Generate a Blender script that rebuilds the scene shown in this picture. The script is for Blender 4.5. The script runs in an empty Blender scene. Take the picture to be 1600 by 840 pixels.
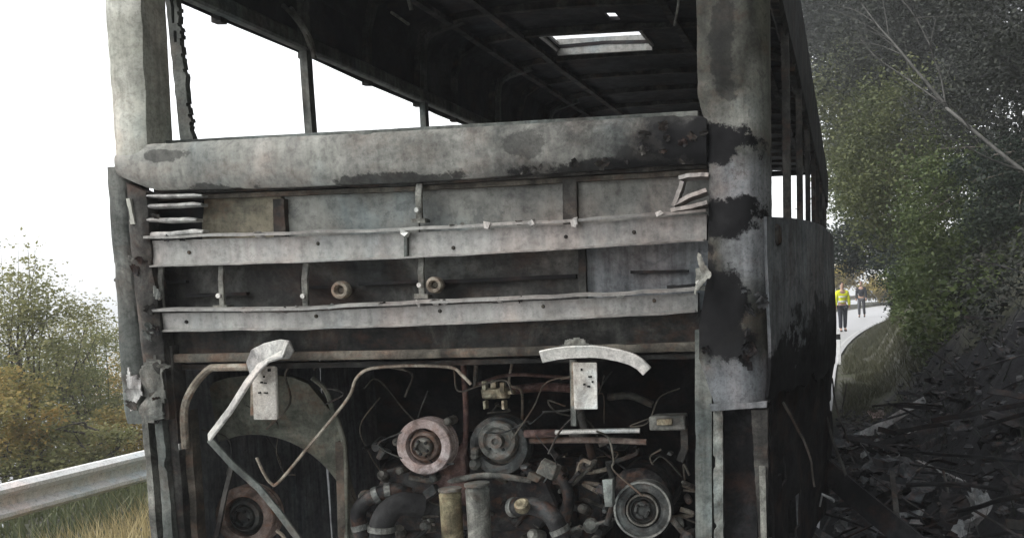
import bpy, bmesh, math, random
import numpy as np
from mathutils import Vector, Matrix, noise

random.seed(7)
rng = np.random.default_rng(7)
sc = bpy.context.scene
COL = sc.collection
R = math.radians

# ------------------------------------------------------------------ camera
FOC = 1483.0                       # focal length in photograph pixels (1600 wide)
CPX, CPY = 1211.0, 554.0           # principal point (the picture is an off-centre crop)
CAM = Vector((1.54, -3.6, 1.75))
YAW, ROLL, PITCH = math.atan(113 / FOC), R(2.0), R(4.0)
_f = Vector((-math.sin(YAW), math.cos(YAW), 0))
_r0 = Vector((math.cos(YAW), math.sin(YAW), 0))
_u0 = Vector((0, 0, 1)) * math.cos(PITCH) + _f * math.sin(PITCH)
_f = _f * math.cos(PITCH) - Vector((0, 0, 1)) * math.sin(PITCH)
_r = _r0 * math.cos(ROLL) - _u0 * math.sin(ROLL)
_u = _u0 * math.cos(ROLL) + _r0 * math.sin(ROLL)
cd = bpy.data.cameras.new('camera')
cam = bpy.data.objects.new('camera', cd)
COL.objects.link(cam)
cam.matrix_world = Matrix(((_r.x, _u.x, -_f.x, CAM.x), (_r.y, _u.y, -_f.y, CAM.y), (_r.z, _u.z, -_f.z, CAM.z), (0, 0, 0, 1)))
cd.sensor_width = 36
cd.lens = FOC / 1600 * 36
cd.shift_x = -(CPX - 800) / 1600
cd.shift_y = (CPY - 420) / 1600
cd.clip_start = 0.05
cd.clip_end = 6000
sc.camera = cam

# ------------------------------------------------------------------ sky, sun, exposure
SUN_EL, SUN_AZ = 46, 238           # azimuth clockwise from +Y: light from behind on the left
w = bpy.data.worlds.new('World')
sc.world = w
w.use_nodes = True
nt = w.node_tree
bg = nt.nodes['Background']
sky = nt.nodes.new('ShaderNodeTexSky')
sky.sky_type = 'NISHITA'
sky.sun_disc = False
sky.sun_elevation = R(SUN_EL)
sky.sun_rotation = R(SUN_AZ)
sky.dust_density = 1.0
sky.air_density = 1.0
hs = nt.nodes.new('ShaderNodeHueSaturation')
hs.inputs['Saturation'].default_value = 0.12
nt.links.new(sky.outputs[0], hs.inputs['Color'])
nt.links.new(hs.outputs[0], bg.inputs[0])
bg.inputs[1].default_value = 0.15
sd = bpy.data.lights.new('sun', 'SUN')
sd.energy = 0.9
sd.angle = R(25)
sd.color = (1, 0.97, 0.92)
sun = bpy.data.objects.new('sun', sd)
COL.objects.link(sun)
_sd = Vector((math.sin(R(SUN_AZ)) * math.cos(R(SUN_EL)), math.cos(R(SUN_AZ)) * math.cos(R(SUN_EL)), math.sin(R(SUN_EL))))
sun.rotation_euler = _sd.to_track_quat('Z', 'Y').to_euler()
sc.view_settings.view_transform = 'Standard'
sc.view_settings.look = 'None'
sc.view_settings.gamma = 1
sc.view_settings.exposure = 1.5


# ------------------------------------------------------------------ helpers
def ray(px, py):
    return _f + _r * ((px - CPX) / FOC) - _u * ((py - CPY) / FOC)


def P(px, py, Y=0.0):
    """photograph pixel -> point on the plane Y = const (bus rear plane is Y = 0)"""
    d = ray(px, py)
    return CAM + d * ((Y - CAM.y) / d.y)


def PZ(px, py, z):
    d = ray(px, py)
    return CAM + d * ((z - CAM.z) / d.z)


def tag(o, label=None, cat=None, group=None, kind=None):
    if label: o['label'] = label
    if cat: o['category'] = cat
    if group: o['group'] = group
    if kind: o['kind'] = kind
    return o


def empty(name, loc=(0, 0, 0)):
    o = bpy.data.objects.new(name, None)
    o.empty_display_size = 0.2
    COL.objects.link(o)
    o.location = loc
    return o


def link(name, me, parent=None, loc=None):
    o = bpy.data.objects.new(name, me)
    COL.objects.link(o)
    if loc is not None: o.location = loc
    if parent is not None:
        o.parent = parent
        q = parent; off = Vector((0, 0, 0))
        while q is not None:
            off += q.location; q = q.parent
        if loc is None: o.location = -off     # parts are modelled in world coordinates
    return o


def nz(p, s=1.0, seed=0.0):
    return noise.noise(Vector((p[0] * s + seed, p[1] * s - seed * 1.7, p[2] * s + seed * 0.6)))


class MB:
    def __init__(self):
        self.v = []; self.f = []; self.sm = []

    def add(self, vs, fs, smooth=False):
        b = len(self.v)
        self.v += [tuple(x) for x in vs]
        self.f += [tuple(i + b for i in f) for f in fs]
        self.sm += [smooth] * len(fs)
        return self

    def box(self, lo, hi, rot=None, jit=0.0):
        c = (Vector(lo) + Vector(hi)) / 2
        vs = []
        for k in range(8):
            p = Vector((hi[0] if k & 1 else lo[0], hi[1] if k & 2 else lo[1], hi[2] if k & 4 else lo[2]))
            if jit: p += Vector((random.uniform(-jit, jit), random.uniform(-jit, jit), random.uniform(-jit, jit)))
            if rot is not None: p = c + rot @ (p - c)
            vs.append(p)
        return self.add(vs, [(0, 2, 3, 1), (4, 5, 7, 6), (0, 1, 5, 4), (2, 6, 7, 3), (0, 4, 6, 2), (1, 3, 7, 5)])

    def tube(self, pts, r, n=8, cap=True):
        pts = [Vector(p) for p in pts]
        rs = r if isinstance(r, (list, tuple)) else [r] * len(pts)
        vs = []; fs = []
        ref = None
        for i, p in enumerate(pts):
            t = (pts[min(i + 1, len(pts) - 1)] - pts[max(i - 1, 0)])
            t = t.normalized() if t.length > 1e-9 else Vector((0, 0, 1))
            if ref is None:
                ref = Vector((0, 0, 1)) if abs(t.z) < 0.9 else Vector((1, 0, 0))
            a = (ref - t * ref.dot(t)).normalized(); b = t.cross(a); ref = a
            for k in range(n):
                g = 2 * math.pi * k / n
                vs.append(p + (a * math.cos(g) + b * math.sin(g)) * rs[i])
        for i in range(len(pts) - 1):
            for k in range(n):
                k2 = (k + 1) % n
                fs.append((i * n + k, i * n + k2, (i + 1) * n + k2, (i + 1) * n + k))
        self.add(vs, fs, True)
        if cap:
            b = len(self.v) - len(vs)
            self.f.append(tuple(b + k for k in range(n - 1, -1, -1))); self.sm.append(False)
            self.f.append(tuple(b + (len(pts) - 1) * n + k for k in range(n))); self.sm.append(False)
        return self

    def strip(self, pts, wdir, width, thick, jit=0.0, widths=None):
        """flat bar along pts; wdir = direction of its width"""
        pts = [Vector(p) for p in pts]
        vs = []; fs = []
        for i, p in enumerate(pts):
            t = (pts[min(i + 1, len(pts) - 1)] - pts[max(i - 1, 0)]).normalized()
            wd = Vector(wdir); wd = (wd - t * wd.dot(t)).normalized()
            nn = t.cross(wd)
            ww = (widths[i] if widths else width) / 2
            o = Vector([random.uniform(-jit, jit) for _ in range(3)])
            vs += [p + wd * ww + nn * thick / 2 + o, p - wd * ww + nn * thick / 2 + o, p - wd * ww - nn * thick / 2 + o, p + wd * ww - nn * thick / 2 + o]
        for i in range(len(pts) - 1):
            a = i * 4; b = a + 4
            for k in range(4):
                k2 = (k + 1) % 4
                fs.append((a + k, a + k2, b + k2, b + k))
        fs += [(3, 2, 1, 0), tuple((len(pts) - 1) * 4 + k for k in range(4))]
        return self.add(vs, fs)

    def lathe(self, c, prof, axis=(0, -1, 0), n=32):
        """prof: (radius, distance along axis) pairs"""
        c = Vector(c); ax = Vector(axis).normalized()
        a = Vector((0, 0, 1)) if abs(ax.z) < 0.9 else Vector((1, 0, 0))
        a = (a - ax * a.dot(ax)).normalized(); b = ax.cross(a)
        vs = []; fs = []
        m = len(prof)
        for k in range(n):
            g = 2 * math.pi * k / n
            d = a * math.cos(g) + b * math.sin(g)
            for (rr, h) in prof: vs.append(c + d * rr + ax * h)
        for k in range(n):
            k2 = (k + 1) % n
            for j in range(m - 1):
                fs.append((k * m + j, k * m + j + 1, k2 * m + j + 1, k2 * m + j))
        self.add(vs, fs, False)
        return self

    def prism(self, poly, y0, y1):
        """poly: world points (their x, z are used) extruded from y0 to y1"""
        n = len(poly)
        vs = [(p[0], y0, p[2]) for p in poly] + [(p[0], y1, p[2]) for p in poly]
        fs = [tuple(range(n)), tuple(range(2 * n - 1, n - 1, -1))] + [(k, n + k, n + (k + 1) % n, (k + 1) % n) for k in range(n)]
        return self.add(vs, fs)

    def rail(self, A, B, depth, nseg=40, m=6, bulge=0.0, warp=0.0, edge=0.0, seed=0.0, ws=6.0, turn=0.0):
        """closed bar between two edge polylines A, B (world points), bulging to -Y, depth to +Y"""
        A = resample(A, nseg); B = resample(B, nseg)
        vs = []; fs = []
        cs = m + 2
        for i in range(nseg + 1):
            a = A[i].copy(); b = B[i].copy()
            if edge:
                d = (b - a).normalized()
                rg = lambda q, sd: 0.15 * nz(q, 3, sd) + 0.22 * nz(q, 45, sd) + (0.7 if nz(q, 8, sd + 2) > 0.5 else 0)
                a += d * edge * rg(a, seed); b -= d * edge * rg(b, seed + 5)
            for j in range(m):
                t = j / (m - 1)
                p = a.lerp(b, t)
                p.y -= bulge * (1 - (2 * t - 1) ** 4 if bulge else 0)
                if turn: p.y += turn * max(0.0, (t - 0.62) / 0.38) ** 2
                if warp: p.y += warp * (nz(p, ws, seed) + 0.5 * nz(p, ws * 2.7, seed + 3))
                vs.append(p)
            vs.append(b + Vector((0, depth + turn, 0))); vs.append(a + Vector((0, depth, 0)))
        for i in range(nseg):
            for j in range(cs):
                j2 = (j + 1) % cs
                fs.append((i * cs + j, i * cs + j2, (i + 1) * cs + j2, (i + 1) * cs + j))
        fs += [tuple(range(cs - 1, -1, -1)), tuple(nseg * cs + k for k in range(cs))]
        return self.add(vs, fs, bulge > 0)

    def sheet(self, fn, nu, nv, thick, tdir=(0, 1, 0), hole=None):
        td = Vector(tdir) * thick
        vs = []
        for i in range(nu + 1):
            for j in range(nv + 1): vs.append(Vector(fn(i / nu, j / nv)))
        n = len(vs)
        vs += [p + td for p in vs]
        ids = lambda i, j: i * (nv + 1) + j
        fs = []; cells = set()
        for i in range(nu):
            for j in range(nv):
                if hole and hole((i + .5) / nu, (j + .5) / nv): continue
                cells.add((i, j))
        for (i, j) in cells:
            a, b, c, d = ids(i, j), ids(i + 1, j), ids(i + 1, j + 1), ids(i, j + 1)
            fs.append((a, b, c, d)); fs.append((n + d, n + c, n + b, n + a))
            if (i - 1, j) not in cells: fs.append((a, d, n + d, n + a))
            if (i + 1, j) not in cells: fs.append((c, b, n + b, n + c))
            if (i, j - 1) not in cells: fs.append((b, a, n + a, n + b))
            if (i, j + 1) not in cells: fs.append((d, c, n + c, n + d))
        return self.add(vs, fs, False)

    def build(self, name, mat, parent=None, bevel=0.0, fix=True, loc=None):
        me = bpy.data.meshes.new(name)
        me.from_pydata(self.v, [], self.f)
        me.polygons.foreach_set('use_smooth', self.sm)
        if fix or bevel:
            bm = bmesh.new(); bm.from_mesh(me)
            if bevel:
                es = [e for e in bm.edges if len(e.link_faces) == 2 and e.calc_face_angle(0) > 0.6]
                if es: bmesh.ops.bevel(bm, geom=es, offset=bevel, segments=1, affect='EDGES', clamp_overlap=True)
            bmesh.ops.recalc_face_normals(bm, faces=bm.faces)
            bm.to_mesh(me); bm.free()
        if any(self.sm) and fix: me.set_sharp_from_angle(angle=R(38))
        me.materials.append(M[mat] if isinstance(mat, str) else mat)
        return link(name, me, parent, loc)


def resample(pts, n):
    pts = [Vector(p) for p in pts]
    L = [0.0]
    for i in range(1, len(pts)): L.append(L[-1] + (pts[i] - pts[i - 1]).length)
    out = []; k = 0
    for i in range(n + 1):
        s = L[-1] * i / n
        while k < len(pts) - 2 and L[k + 1] < s: k += 1
        t = (s - L[k]) / max(1e-9, L[k + 1] - L[k])
        out.append(pts[k].lerp(pts[k + 1], min(1, max(0, t))))
    return out


def smooth_path(pts, n=6):
    """Catmull-Rom through pts"""
    pts = [Vector(p) for p in pts]
    q = [pts[0] * 2 - pts[1]] + pts + [pts[-1] * 2 - pts[-2]]
    out = []
    for i in range(1, len(q) - 2):
        for k in range(n):
            t = k / n
            p0, p1, p2, p3 = q[i - 1], q[i], q[i + 1], q[i + 2]
            out.append(0.5 * ((2 * p1) + (p2 - p0) * t + (2 * p0 - 5 * p1 + 4 * p2 - p3) * t * t + (3 * p1 - p0 - 3 * p2 + p3) * t ** 3))
    out.append(pts[-1])
    return out


def pl(lst, Y=0.0):
    return [P(x, y, Y) for (x, y) in lst]


# ------------------------------------------------------------------ materials
M = {}


class NT:
    def __init__(self, name):
        self.m = bpy.data.materials.new(name); self.m.use_nodes = True
        self.t = self.m.node_tree
        self.b = self.t.nodes['Principled BSDF']
        M[name] = self.m
        self.co = self.t.nodes.new('ShaderNodeTexCoord').outputs['Object']

    def n(self, typ, **kw):
        x = self.t.nodes.new(typ)
        for k, v in kw.items(): setattr(x, k, v)
        return x

    def l(self, a, b): self.t.links.new(a, b)

    def noise(self, scale, detail=6, rough=0.6, co=None, stretch=None, dist=0.0):
        x = self.n('ShaderNodeTexNoise')
        x.inputs['Scale'].default_value = scale; x.inputs['Detail'].default_value = detail
        x.inputs['Roughness'].default_value = rough; x.inputs['Distortion'].default_value = dist
        c = co or self.co
        if stretch:
            mp = self.n('ShaderNodeMapping'); mp.inputs['Scale'].default_value = stretch
            self.l(c, mp.inputs['Vector']); c = mp.outputs[0]
        self.l(c, x.inputs['Vector'])
        return x.outputs['Fac']

    def ramp(self, fac, stops, interp='LINEAR'):
        x = self.n('ShaderNodeValToRGB'); cr = x.color_ramp; cr.interpolation = interp
        while len(cr.elements) < len(stops): cr.elements.new(0.5)
        for e, (p, c) in zip(cr.elements, stops):
            e.position = p; e.color = (c[0], c[1], c[2], 1) if not isinstance(c, float) else (c, c, c, 1)
        self.l(fac, x.inputs[0])
        return x.outputs[0]

    def mix(self, fac, a, b, mode='MIX'):
        x = self.n('ShaderNodeMix', data_type='RGBA', blend_type=mode)
        for sock, v in ((x.inputs['Factor'], fac), (x.inputs['A'], a), (x.inputs['B'], b)):
            if hasattr(v, 'links'): self.l(v, sock)
            elif isinstance(v, (int, float)): sock.default_value = v
            else: sock.default_value = (v[0], v[1], v[2], 1)
        return x.outputs['Result']

    def math(self, op, a, b=0.0, c=0.0, clamp=False):
        x = self.n('ShaderNodeMath', operation=op); x.use_clamp = clamp
        for i, v in enumerate((a, b, c)):
            if hasattr(v, 'links'): self.l(v, x.inputs[i])
            else: x.inputs[i].default_value = v
        return x.outputs[0]

    def bump(self, h, strength=0.3, dist=0.01):
        x = self.n('ShaderNodeBump'); x.inputs['Strength'].default_value = strength; x.inputs['Distance'].default_value = dist
        self.l(h, x.inputs['Height']); self.l(x.outputs[0], self.b.inputs['Normal'])

    def out(self, col, rough=0.8, metal=0.0, spec=0.3):
        if hasattr(col, 'links'): self.l(col, self.b.inputs['Base Color'])
        else: self.b.inputs['Base Color'].default_value = (*col, 1)
        if hasattr(rough, 'links'): self.l(rough, self.b.inputs['Roughness'])
        else: self.b.inputs['Roughness'].default_value = rough
        self.b.inputs['Metallic'].default_value = metal
        self.b.inputs['Specular IOR Level'].default_value = spec


SOOT = (0.005, 0.005, 0.0055)


def burnt(name, dark, mid, light, scale=5, rust=0.0, streak=0.4, metal=0.0, rough=0.75, bump=0.35, patches=(), tint=None, soot_shade_x=None, lo=0.36, hi=0.62):
    t = NT(name)
    n1 = t.noise(scale, 8, 0.68, dist=0.6)
    c = t.ramp(n1, [(lo, dark), ((lo + hi) / 2, mid), (hi, light)])
    if tint:
        for (pt, rad, colr, amt) in tint:
            f = patch_mask(t, pt, rad, 0.4, 0.45)
            c = t.mix(t.math('MULTIPLY', f, amt), c, colr)
    n2 = t.noise(scale * 5, 6, 0.7)
    c = t.mix(0.4, c, t.ramp(n2, [(0.3, (0.35, 0.35, 0.35)), (0.55, (1, 1, 1)), (0.75, (1.15, 1.15, 1.12))]), 'MULTIPLY')
    hn = t.noise(2.6, 4, 0.6, stretch=(1, 1, 0.5))
    c = t.mix(1.0, c, t.ramp(hn, [(0.32, (0.86, 0.97, 1.0)), (0.45, (1, 1.01, 0.97)), (0.55, (1.0, 0.99, 0.96)), (0.68, (1.16, 1.04, 0.97))]), 'MULTIPLY')
    n3 = t.noise(scale * 16, 4, 0.75)
    c = t.mix(0.5, c, t.ramp(n3, [(0.36, (0.45, 0.45, 0.45)), (0.5, (1, 1, 1)), (0.66, (1.25, 1.25, 1.22))]), 'MULTIPLY')
    fl = t.noise(scale * 3.1, 9, 0.8, dist=1.5)
    c = t.mix(t.math('MULTIPLY', t.ramp(fl, [(0.56, (0, 0, 0)), (0.61, (1, 1, 1))]), 0.45), c, dark)
    if streak:
        s = t.noise(7, 5, 0.6, stretch=(5, 5, 0.45))
        c = t.mix(streak, c, t.ramp(s, [(0.35, (0.3, 0.3, 0.3)), (0.58, (1, 1, 1))]), 'MULTIPLY')
    if rust:
        rn = t.noise(scale * 1.3, 7, 0.7, stretch=(1, 1, 1.4))
        c = t.mix(t.math('MULTIPLY', t.ramp(rn, [(0.5, (0, 0, 0)), (0.66, (1, 1, 1))]), rust), c, (0.19, 0.085, 0.045))
    if soot_shade_x:  # soot thickening to the right, with the sideways falloff of light painted in
        x0, x1, amt = soot_shade_x
        sp = t.n('ShaderNodeSeparateXYZ'); t.l(t.co, sp.inputs[0])
        g = t.math('DIVIDE', t.math('SUBTRACT', sp.outputs[0], x0), x1 - x0)
        g = t.math('ADD', g, t.math('MULTIPLY', t.math('SUBTRACT', t.noise(3.2, 9, 0.72), 0.5), 3.0), clamp=True)
        c = t.mix(t.math('MULTIPLY', g, amt), c, SOOT)
    for (pt, rad, amt) in patches:
        f = patch_mask(t, pt, rad, 0.75)
        c = t.mix(t.math('MULTIPLY', f, amt), c, SOOT)
    rg = t.ramp(n2, [(0.3, (rough - 0.15,) * 3), (0.7, (min(1, rough + 0.15),) * 3)])
    h = t.math('ADD', t.math('ADD', t.math('MULTIPLY', n2, 0.5), n1), t.math('MULTIPLY', fl, 0.4))
    t.bump(h, bump, 0.007)
    t.out(c, rg, metal, 0.3 if metal else 0.15)
    return t


def patch_mask(t, pt, rad, ragged, soft=0.1):
    """soft ragged blot around a point on the rear face: rad = (rx, rz)"""
    mp = t.n('ShaderNodeMapping', vector_type='POINT')
    mp.inputs['Location'].default_value = (-pt[0] / rad[0], 0, -pt[2] / rad[1])
    mp.inputs['Scale'].default_value = (1 / rad[0], 0, 1 / rad[1])
    t.l(t.co, mp.inputs['Vector'])
    ln = t.n('ShaderNodeVectorMath', operation='LENGTH'); t.l(mp.outputs[0], ln.inputs[0])
    nn = t.math('ADD', t.math('MULTIPLY', t.math('SUBTRACT', t.noise(7, 10, 0.72), 0.5), ragged * 4.5), t.math('MULTIPLY', t.math('SUBTRACT', t.noise(2.3, 3, 0.5), 0.5), ragged * 1.5))
    d = t.math('ADD', ln.outputs['Value'], nn)
    mr = t.n('ShaderNodeMapRange'); mr.clamp = True
    mr.inputs['From Min'].default_value = 1 + soft; mr.inputs['From Max'].default_value = 1 - soft
    t.l(d, mr.inputs['Value'])
    return mr.outputs[0]


g3 = lambda v, b=0.0: (v, v, v * (1 - b))
burnt('ash_beam', (0.13, 0.13, 0.125), (0.25, 0.25, 0.235), (0.36, 0.36, 0.34), 2.6, rust=0.2, streak=0.3, soot_shade_x=(-0.45, 0.85, 0.93), bump=0.25, lo=0.28, hi=0.7,
      patches=[(P(1100, 222), (0.22, 0.1), 0.97), (P(1150, 224), (0.1, 0.035), 0.97), (P(960, 264), (0.35, 0.04), 0.85), (P(330, 302), (0.14, 0.035), 0.7), (P(262, 243), (0.08, 0.022), 0.6), (P(620, 284), (0.25, 0.035), 0.75), (P(820, 225), (0.08, 0.05), 0.5)])
burnt('ash_corner', (0.26, 0.26, 0.225), (0.42, 0.42, 0.38), (0.55, 0.55, 0.51), 3.5, rust=0.12, streak=0.4, bump=0.2, lo=0.28, hi=0.68)
burnt('corner_dark', (0.02, 0.02, 0.018), (0.055, 0.055, 0.048), (0.10, 0.10, 0.092), 5, rust=0.12, streak=0.4, lo=0.3, hi=0.72, bump=0.25,
      tint=[(P(1162, 195), (0.12, 0.09), (0.2, 0.2, 0.187), 0.9), (P(1162, 290), (0.13, 0.12), (0.2, 0.207, 0.22), 0.95),
            (P(1185, 400), (0.11, 0.15), (0.19, 0.197, 0.212), 0.95), (P(1155, 600), (0.15, 0.13), (0.15, 0.16, 0.175), 0.95),
            (P(1185, 120), (0.04, 0.10), (0.2, 0.2, 0.18), 0.6), (P(1192, -10), (0.025, 0.2), (0.13, 0.13, 0.1), 0.4)],
      patches=[(P(1105, 228), (0.22, 0.075), 1.0), (P(1128, 337), (0.14, 0.075), 1.0), (P(1125, 465), (0.2, 0.11), 1.0), (P(1135, 535), (0.16, 0.08), 0.95), (P(1104, 470), (0.06, 0.25), 0.9), (P(1130, 60), (0.05, 0.2), 0.6)])
burnt('bar_metal', (0.21, 0.21, 0.205), (0.31, 0.305, 0.297), (0.39, 0.385, 0.375), 1.8, rust=0.18, streak=0.3, metal=0.25, rough=0.5, bump=0.1, soot_shade_x=(0.3, 1.7, 0.8), lo=0.28, hi=0.66)
burnt('row_panel', (0.09, 0.095, 0.098), (0.20, 0.20, 0.19), (0.29, 0.295, 0.28), 2.0, rust=0.08, streak=0.2, bump=0.12, soot_shade_x=(0.3, 2.2, 0.7), lo=0.32, hi=0.64)
burnt('row_panel_tan', (0.11, 0.10, 0.08), (0.21, 0.19, 0.145), (0.28, 0.25, 0.20), 3, rust=0.5, streak=0.2, bump=0.2)
burnt('lower_panel', (0.02, 0.02, 0.02), (0.055, 0.054, 0.052), (0.13, 0.13, 0.125), 3, rust=0.12, streak=0.3, soot_shade_x=(0.3, 3.0, 0.4))
burnt('dark_frame', (0.012, 0.012, 0.012), (0.035, 0.034, 0.032), (0.085, 0.083, 0.078), 5, rust=0.18, streak=0.4)
burnt('brown_frame', (0.03, 0.027, 0.023), (0.08, 0.072, 0.061), (0.155, 0.14, 0.118), 6, rust=0.28, streak=0.3)
burnt('side_grey', (0.06, 0.064, 0.07), (0.15, 0.158, 0.17), (0.24, 0.252, 0.27), 2.5, rust=0.06, streak=0.6, soot_shade_x=None, lo=0.3, hi=0.68, bump=0.2)
burnt('flank_grey', (0.06, 0.064, 0.07), (0.14, 0.148, 0.16), (0.23, 0.242, 0.26), 2.2, rust=0.06, streak=0.6, lo=0.3, hi=0.68, bump=0.2, patches=[((1.35, 0, 1.36), (0.6, 0.2), 0.95), ((1.45, 0, 1.45), (0.12, 0.28), 0.8)])
burnt('left_edge', (0.05, 0.055, 0.052), (0.11, 0.118, 0.112), (0.19, 0.2, 0.19), 4, rust=0.12, streak=0.5)
burnt('strip_light', (0.2, 0.2, 0.2), (0.42, 0.42, 0.415), (0.62, 0.615, 0.6), 9, rust=0.12, streak=0.5, metal=0.2, rough=0.5)
burnt('bare_alloy', (0.3, 0.3, 0.295), (0.52, 0.51, 0.49), (0.68, 0.66, 0.64), 9, rust=0.1, streak=0.1, metal=0.35, rough=0.45, bump=0.5)
burnt('tag_white', (0.32, 0.29, 0.27), (0.58, 0.545, 0.51), (0.68, 0.66, 0.63), 12, rust=0.12, streak=0.2, rough=0.6)
burnt('soot', (0.006, 0.006, 0.007), (0.014, 0.014, 0.015), (0.032, 0.032, 0.034), 4, rust=0.12, streak=0.2, rough=0.85)
burnt('ceiling_soot', (0.008, 0.009, 0.011), (0.02, 0.021, 0.025), (0.05, 0.052, 0.056), 2.5, rust=0.1, streak=0.0)
burnt('engine_dark', (0.007, 0.007, 0.008), (0.022, 0.022, 0.023), (0.07, 0.07, 0.07), 9, rust=0.35, streak=0.0, metal=0.3, rough=0.6)
burnt('pulley_pink', (0.15, 0.115, 0.105), (0.33, 0.265, 0.255), (0.46, 0.39, 0.375), 14, rust=0.35, streak=0.0)
burnt('pulley_rust', (0.06, 0.045, 0.038), (0.14, 0.105, 0.09), (0.25, 0.2, 0.18), 14, rust=0.6, streak=0.0)
burnt('pulley_grey', (0.04, 0.04, 0.037), (0.11, 0.105, 0.095), (0.2, 0.195, 0.18), 14, rust=0.3, streak=0.0)
burnt('pulley_dark', (0.015, 0.016, 0.016), (0.04, 0.042, 0.042), (0.09, 0.095, 0.092), 14, rust=0.15, streak=0.0, rough=0.55)
burnt('ring_bright', (0.05, 0.052, 0.05), (0.13, 0.133, 0.127), (0.27, 0.27, 0.255), 14, rust=0.1, streak=0.0, metal=0.4, rough=0.5)
burnt('shroud', (0.06, 0.065, 0.053), (0.14, 0.147, 0.122), (0.22, 0.225, 0.195), 4, rust=0.3, streak=0.2)
burnt('rod_brown', (0.09, 0.075, 0.06), (0.2, 0.17, 0.14), (0.36, 0.33, 0.28), 14, rust=0.5, streak=0.0, rough=0.6)
burnt('filter_grey', (0.06, 0.062, 0.057), (0.16, 0.16, 0.148), (0.30, 0.30, 0.275), 9, rust=0.1, streak=0.5, rough=0.55)
burnt('filter_tan', (0.05, 0.045, 0.03), (0.16, 0.14, 0.09), (0.33, 0.3, 0.2), 9, rust=0.3, streak=0.4, rough=0.55)
burnt('brass', (0.07, 0.06, 0.04), (0.22, 0.19, 0.13), (0.42, 0.38, 0.29), 18, rust=0.3, streak=0.0, metal=0.4, rough=0.5)
burnt('red_pipe', (0.035, 0.022, 0.02), (0.085, 0.05, 0.046), (0.17, 0.12, 0.112), 14, rust=0.3, streak=0.0)
burnt('char_debris', (0.01, 0.01, 0.011), (0.03, 0.031, 0.034), (0.085, 0.088, 0.093), 9, rust=0.2, streak=0.0, rough=0.65)
burnt('light_debris', (0.12, 0.125, 0.13), (0.26, 0.265, 0.27), (0.42, 0.425, 0.43), 9, rust=0.1, streak=0.0, rough=0.6, metal=0.2)
burnt('galvanised', (0.66, 0.66, 0.66), (0.78, 0.78, 0.785), (0.82, 0.82, 0.825), 6, rust=0.02, streak=0.08, metal=0.12, rough=0.36, bump=0.04)
burnt('mark_black', (0.01, 0.01, 0.01), (0.02, 0.02, 0.02), (0.04, 0.04, 0.04), 12, streak=0)


def leaf_mat(name, cols, trans=0.25, rough=0.6):
    t = NT(name)
    g = t.n('ShaderNodeNewGeometry')
    big = t.noise(1.1, 5, 0.65)
    f = t.math('ADD', t.math('MULTIPLY', g.outputs['Random Per Island'], 0.35), t.math('MULTIPLY', t.math('SUBTRACT', big, 0.2), 1.15), clamp=True)
    k = len(cols)
    c = t.ramp(f, [(0.12 + 0.8 * i / (k - 1), cc) for i, cc in enumerate(cols)])
    t.out(c, rough, 0, 0.25)
    tr = t.n('ShaderNodeBsdfTranslucent'); t.l(c, tr.inputs[0])
    mx = t.n('ShaderNodeMixShader'); mx.inputs[0].default_value = trans
    t.l(t.b.outputs[0], mx.inputs[1]); t.l(tr.outputs[0], mx.inputs[2])
    o = [x for x in t.t.nodes if x.type == 'OUTPUT_MATERIAL'][0]
    t.l(mx.outputs[0], o.inputs[0])


leaf_mat('leaf_green', [(0.026, 0.04, 0.014), (0.05, 0.073, 0.023), (0.085, 0.11, 0.036), (0.13, 0.148, 0.058)])
leaf_mat('leaf_lime', [(0.034, 0.044, 0.018), (0.064, 0.077, 0.03), (0.105, 0.118, 0.046), (0.155, 0.155, 0.075)])
leaf_mat('leaf_dark', [(0.008, 0.014, 0.01), (0.015, 0.024, 0.017), (0.028, 0.04, 0.026), (0.05, 0.062, 0.04)])
leaf_mat('leaf_scorched', [(0.011, 0.013, 0.011), (0.02, 0.024, 0.018), (0.034, 0.038, 0.028), (0.055, 0.058, 0.042)], trans=0.15)
leaf_mat('leaf_olive', [(0.05, 0.062, 0.03), (0.08, 0.095, 0.044), (0.12, 0.13, 0.06), (0.17, 0.165, 0.085)])
leaf_mat('leaf_autumn', [(0.16, 0.165, 0.06), (0.25, 0.23, 0.085), (0.36, 0.26, 0.09), (0.44, 0.26, 0.10)], trans=0.45)
leaf_mat('leaf_pale', [(0.13, 0.15, 0.065), (0.21, 0.22, 0.095), (0.29, 0.28, 0.125), (0.37, 0.33, 0.17)], trans=0.45)
leaf_mat('leaf_moss', [(0.09, 0.115, 0.05), (0.14, 0.165, 0.07), (0.2, 0.21, 0.09), (0.27, 0.26, 0.12)], trans=0.4)
leaf_mat('leaf_verge', [(0.03, 0.032, 0.018), (0.055, 0.058, 0.032), (0.085, 0.083, 0.05), (0.12, 0.115, 0.075)])
leaf_mat('leaf_yellow', [(0.16, 0.14, 0.04), (0.28, 0.22, 0.05), (0.36, 0.27, 0.06), (0.3, 0.3, 0.1)])
leaf_mat('dry_grass', [(0.2, 0.165, 0.075), (0.32, 0.26, 0.12), (0.43, 0.35, 0.18), (0.5, 0.42, 0.24)])


def simple(name, a, b, scale=8, rough=0.8, bump=0.3, detail=6):
    t = NT(name)
    n = t.noise(scale, detail, 0.65)
    t.out(t.ramp(n, [(0.35, a), (0.65, b)]), rough)
    t.bump(n, bump, 0.02)
    return t


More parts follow.
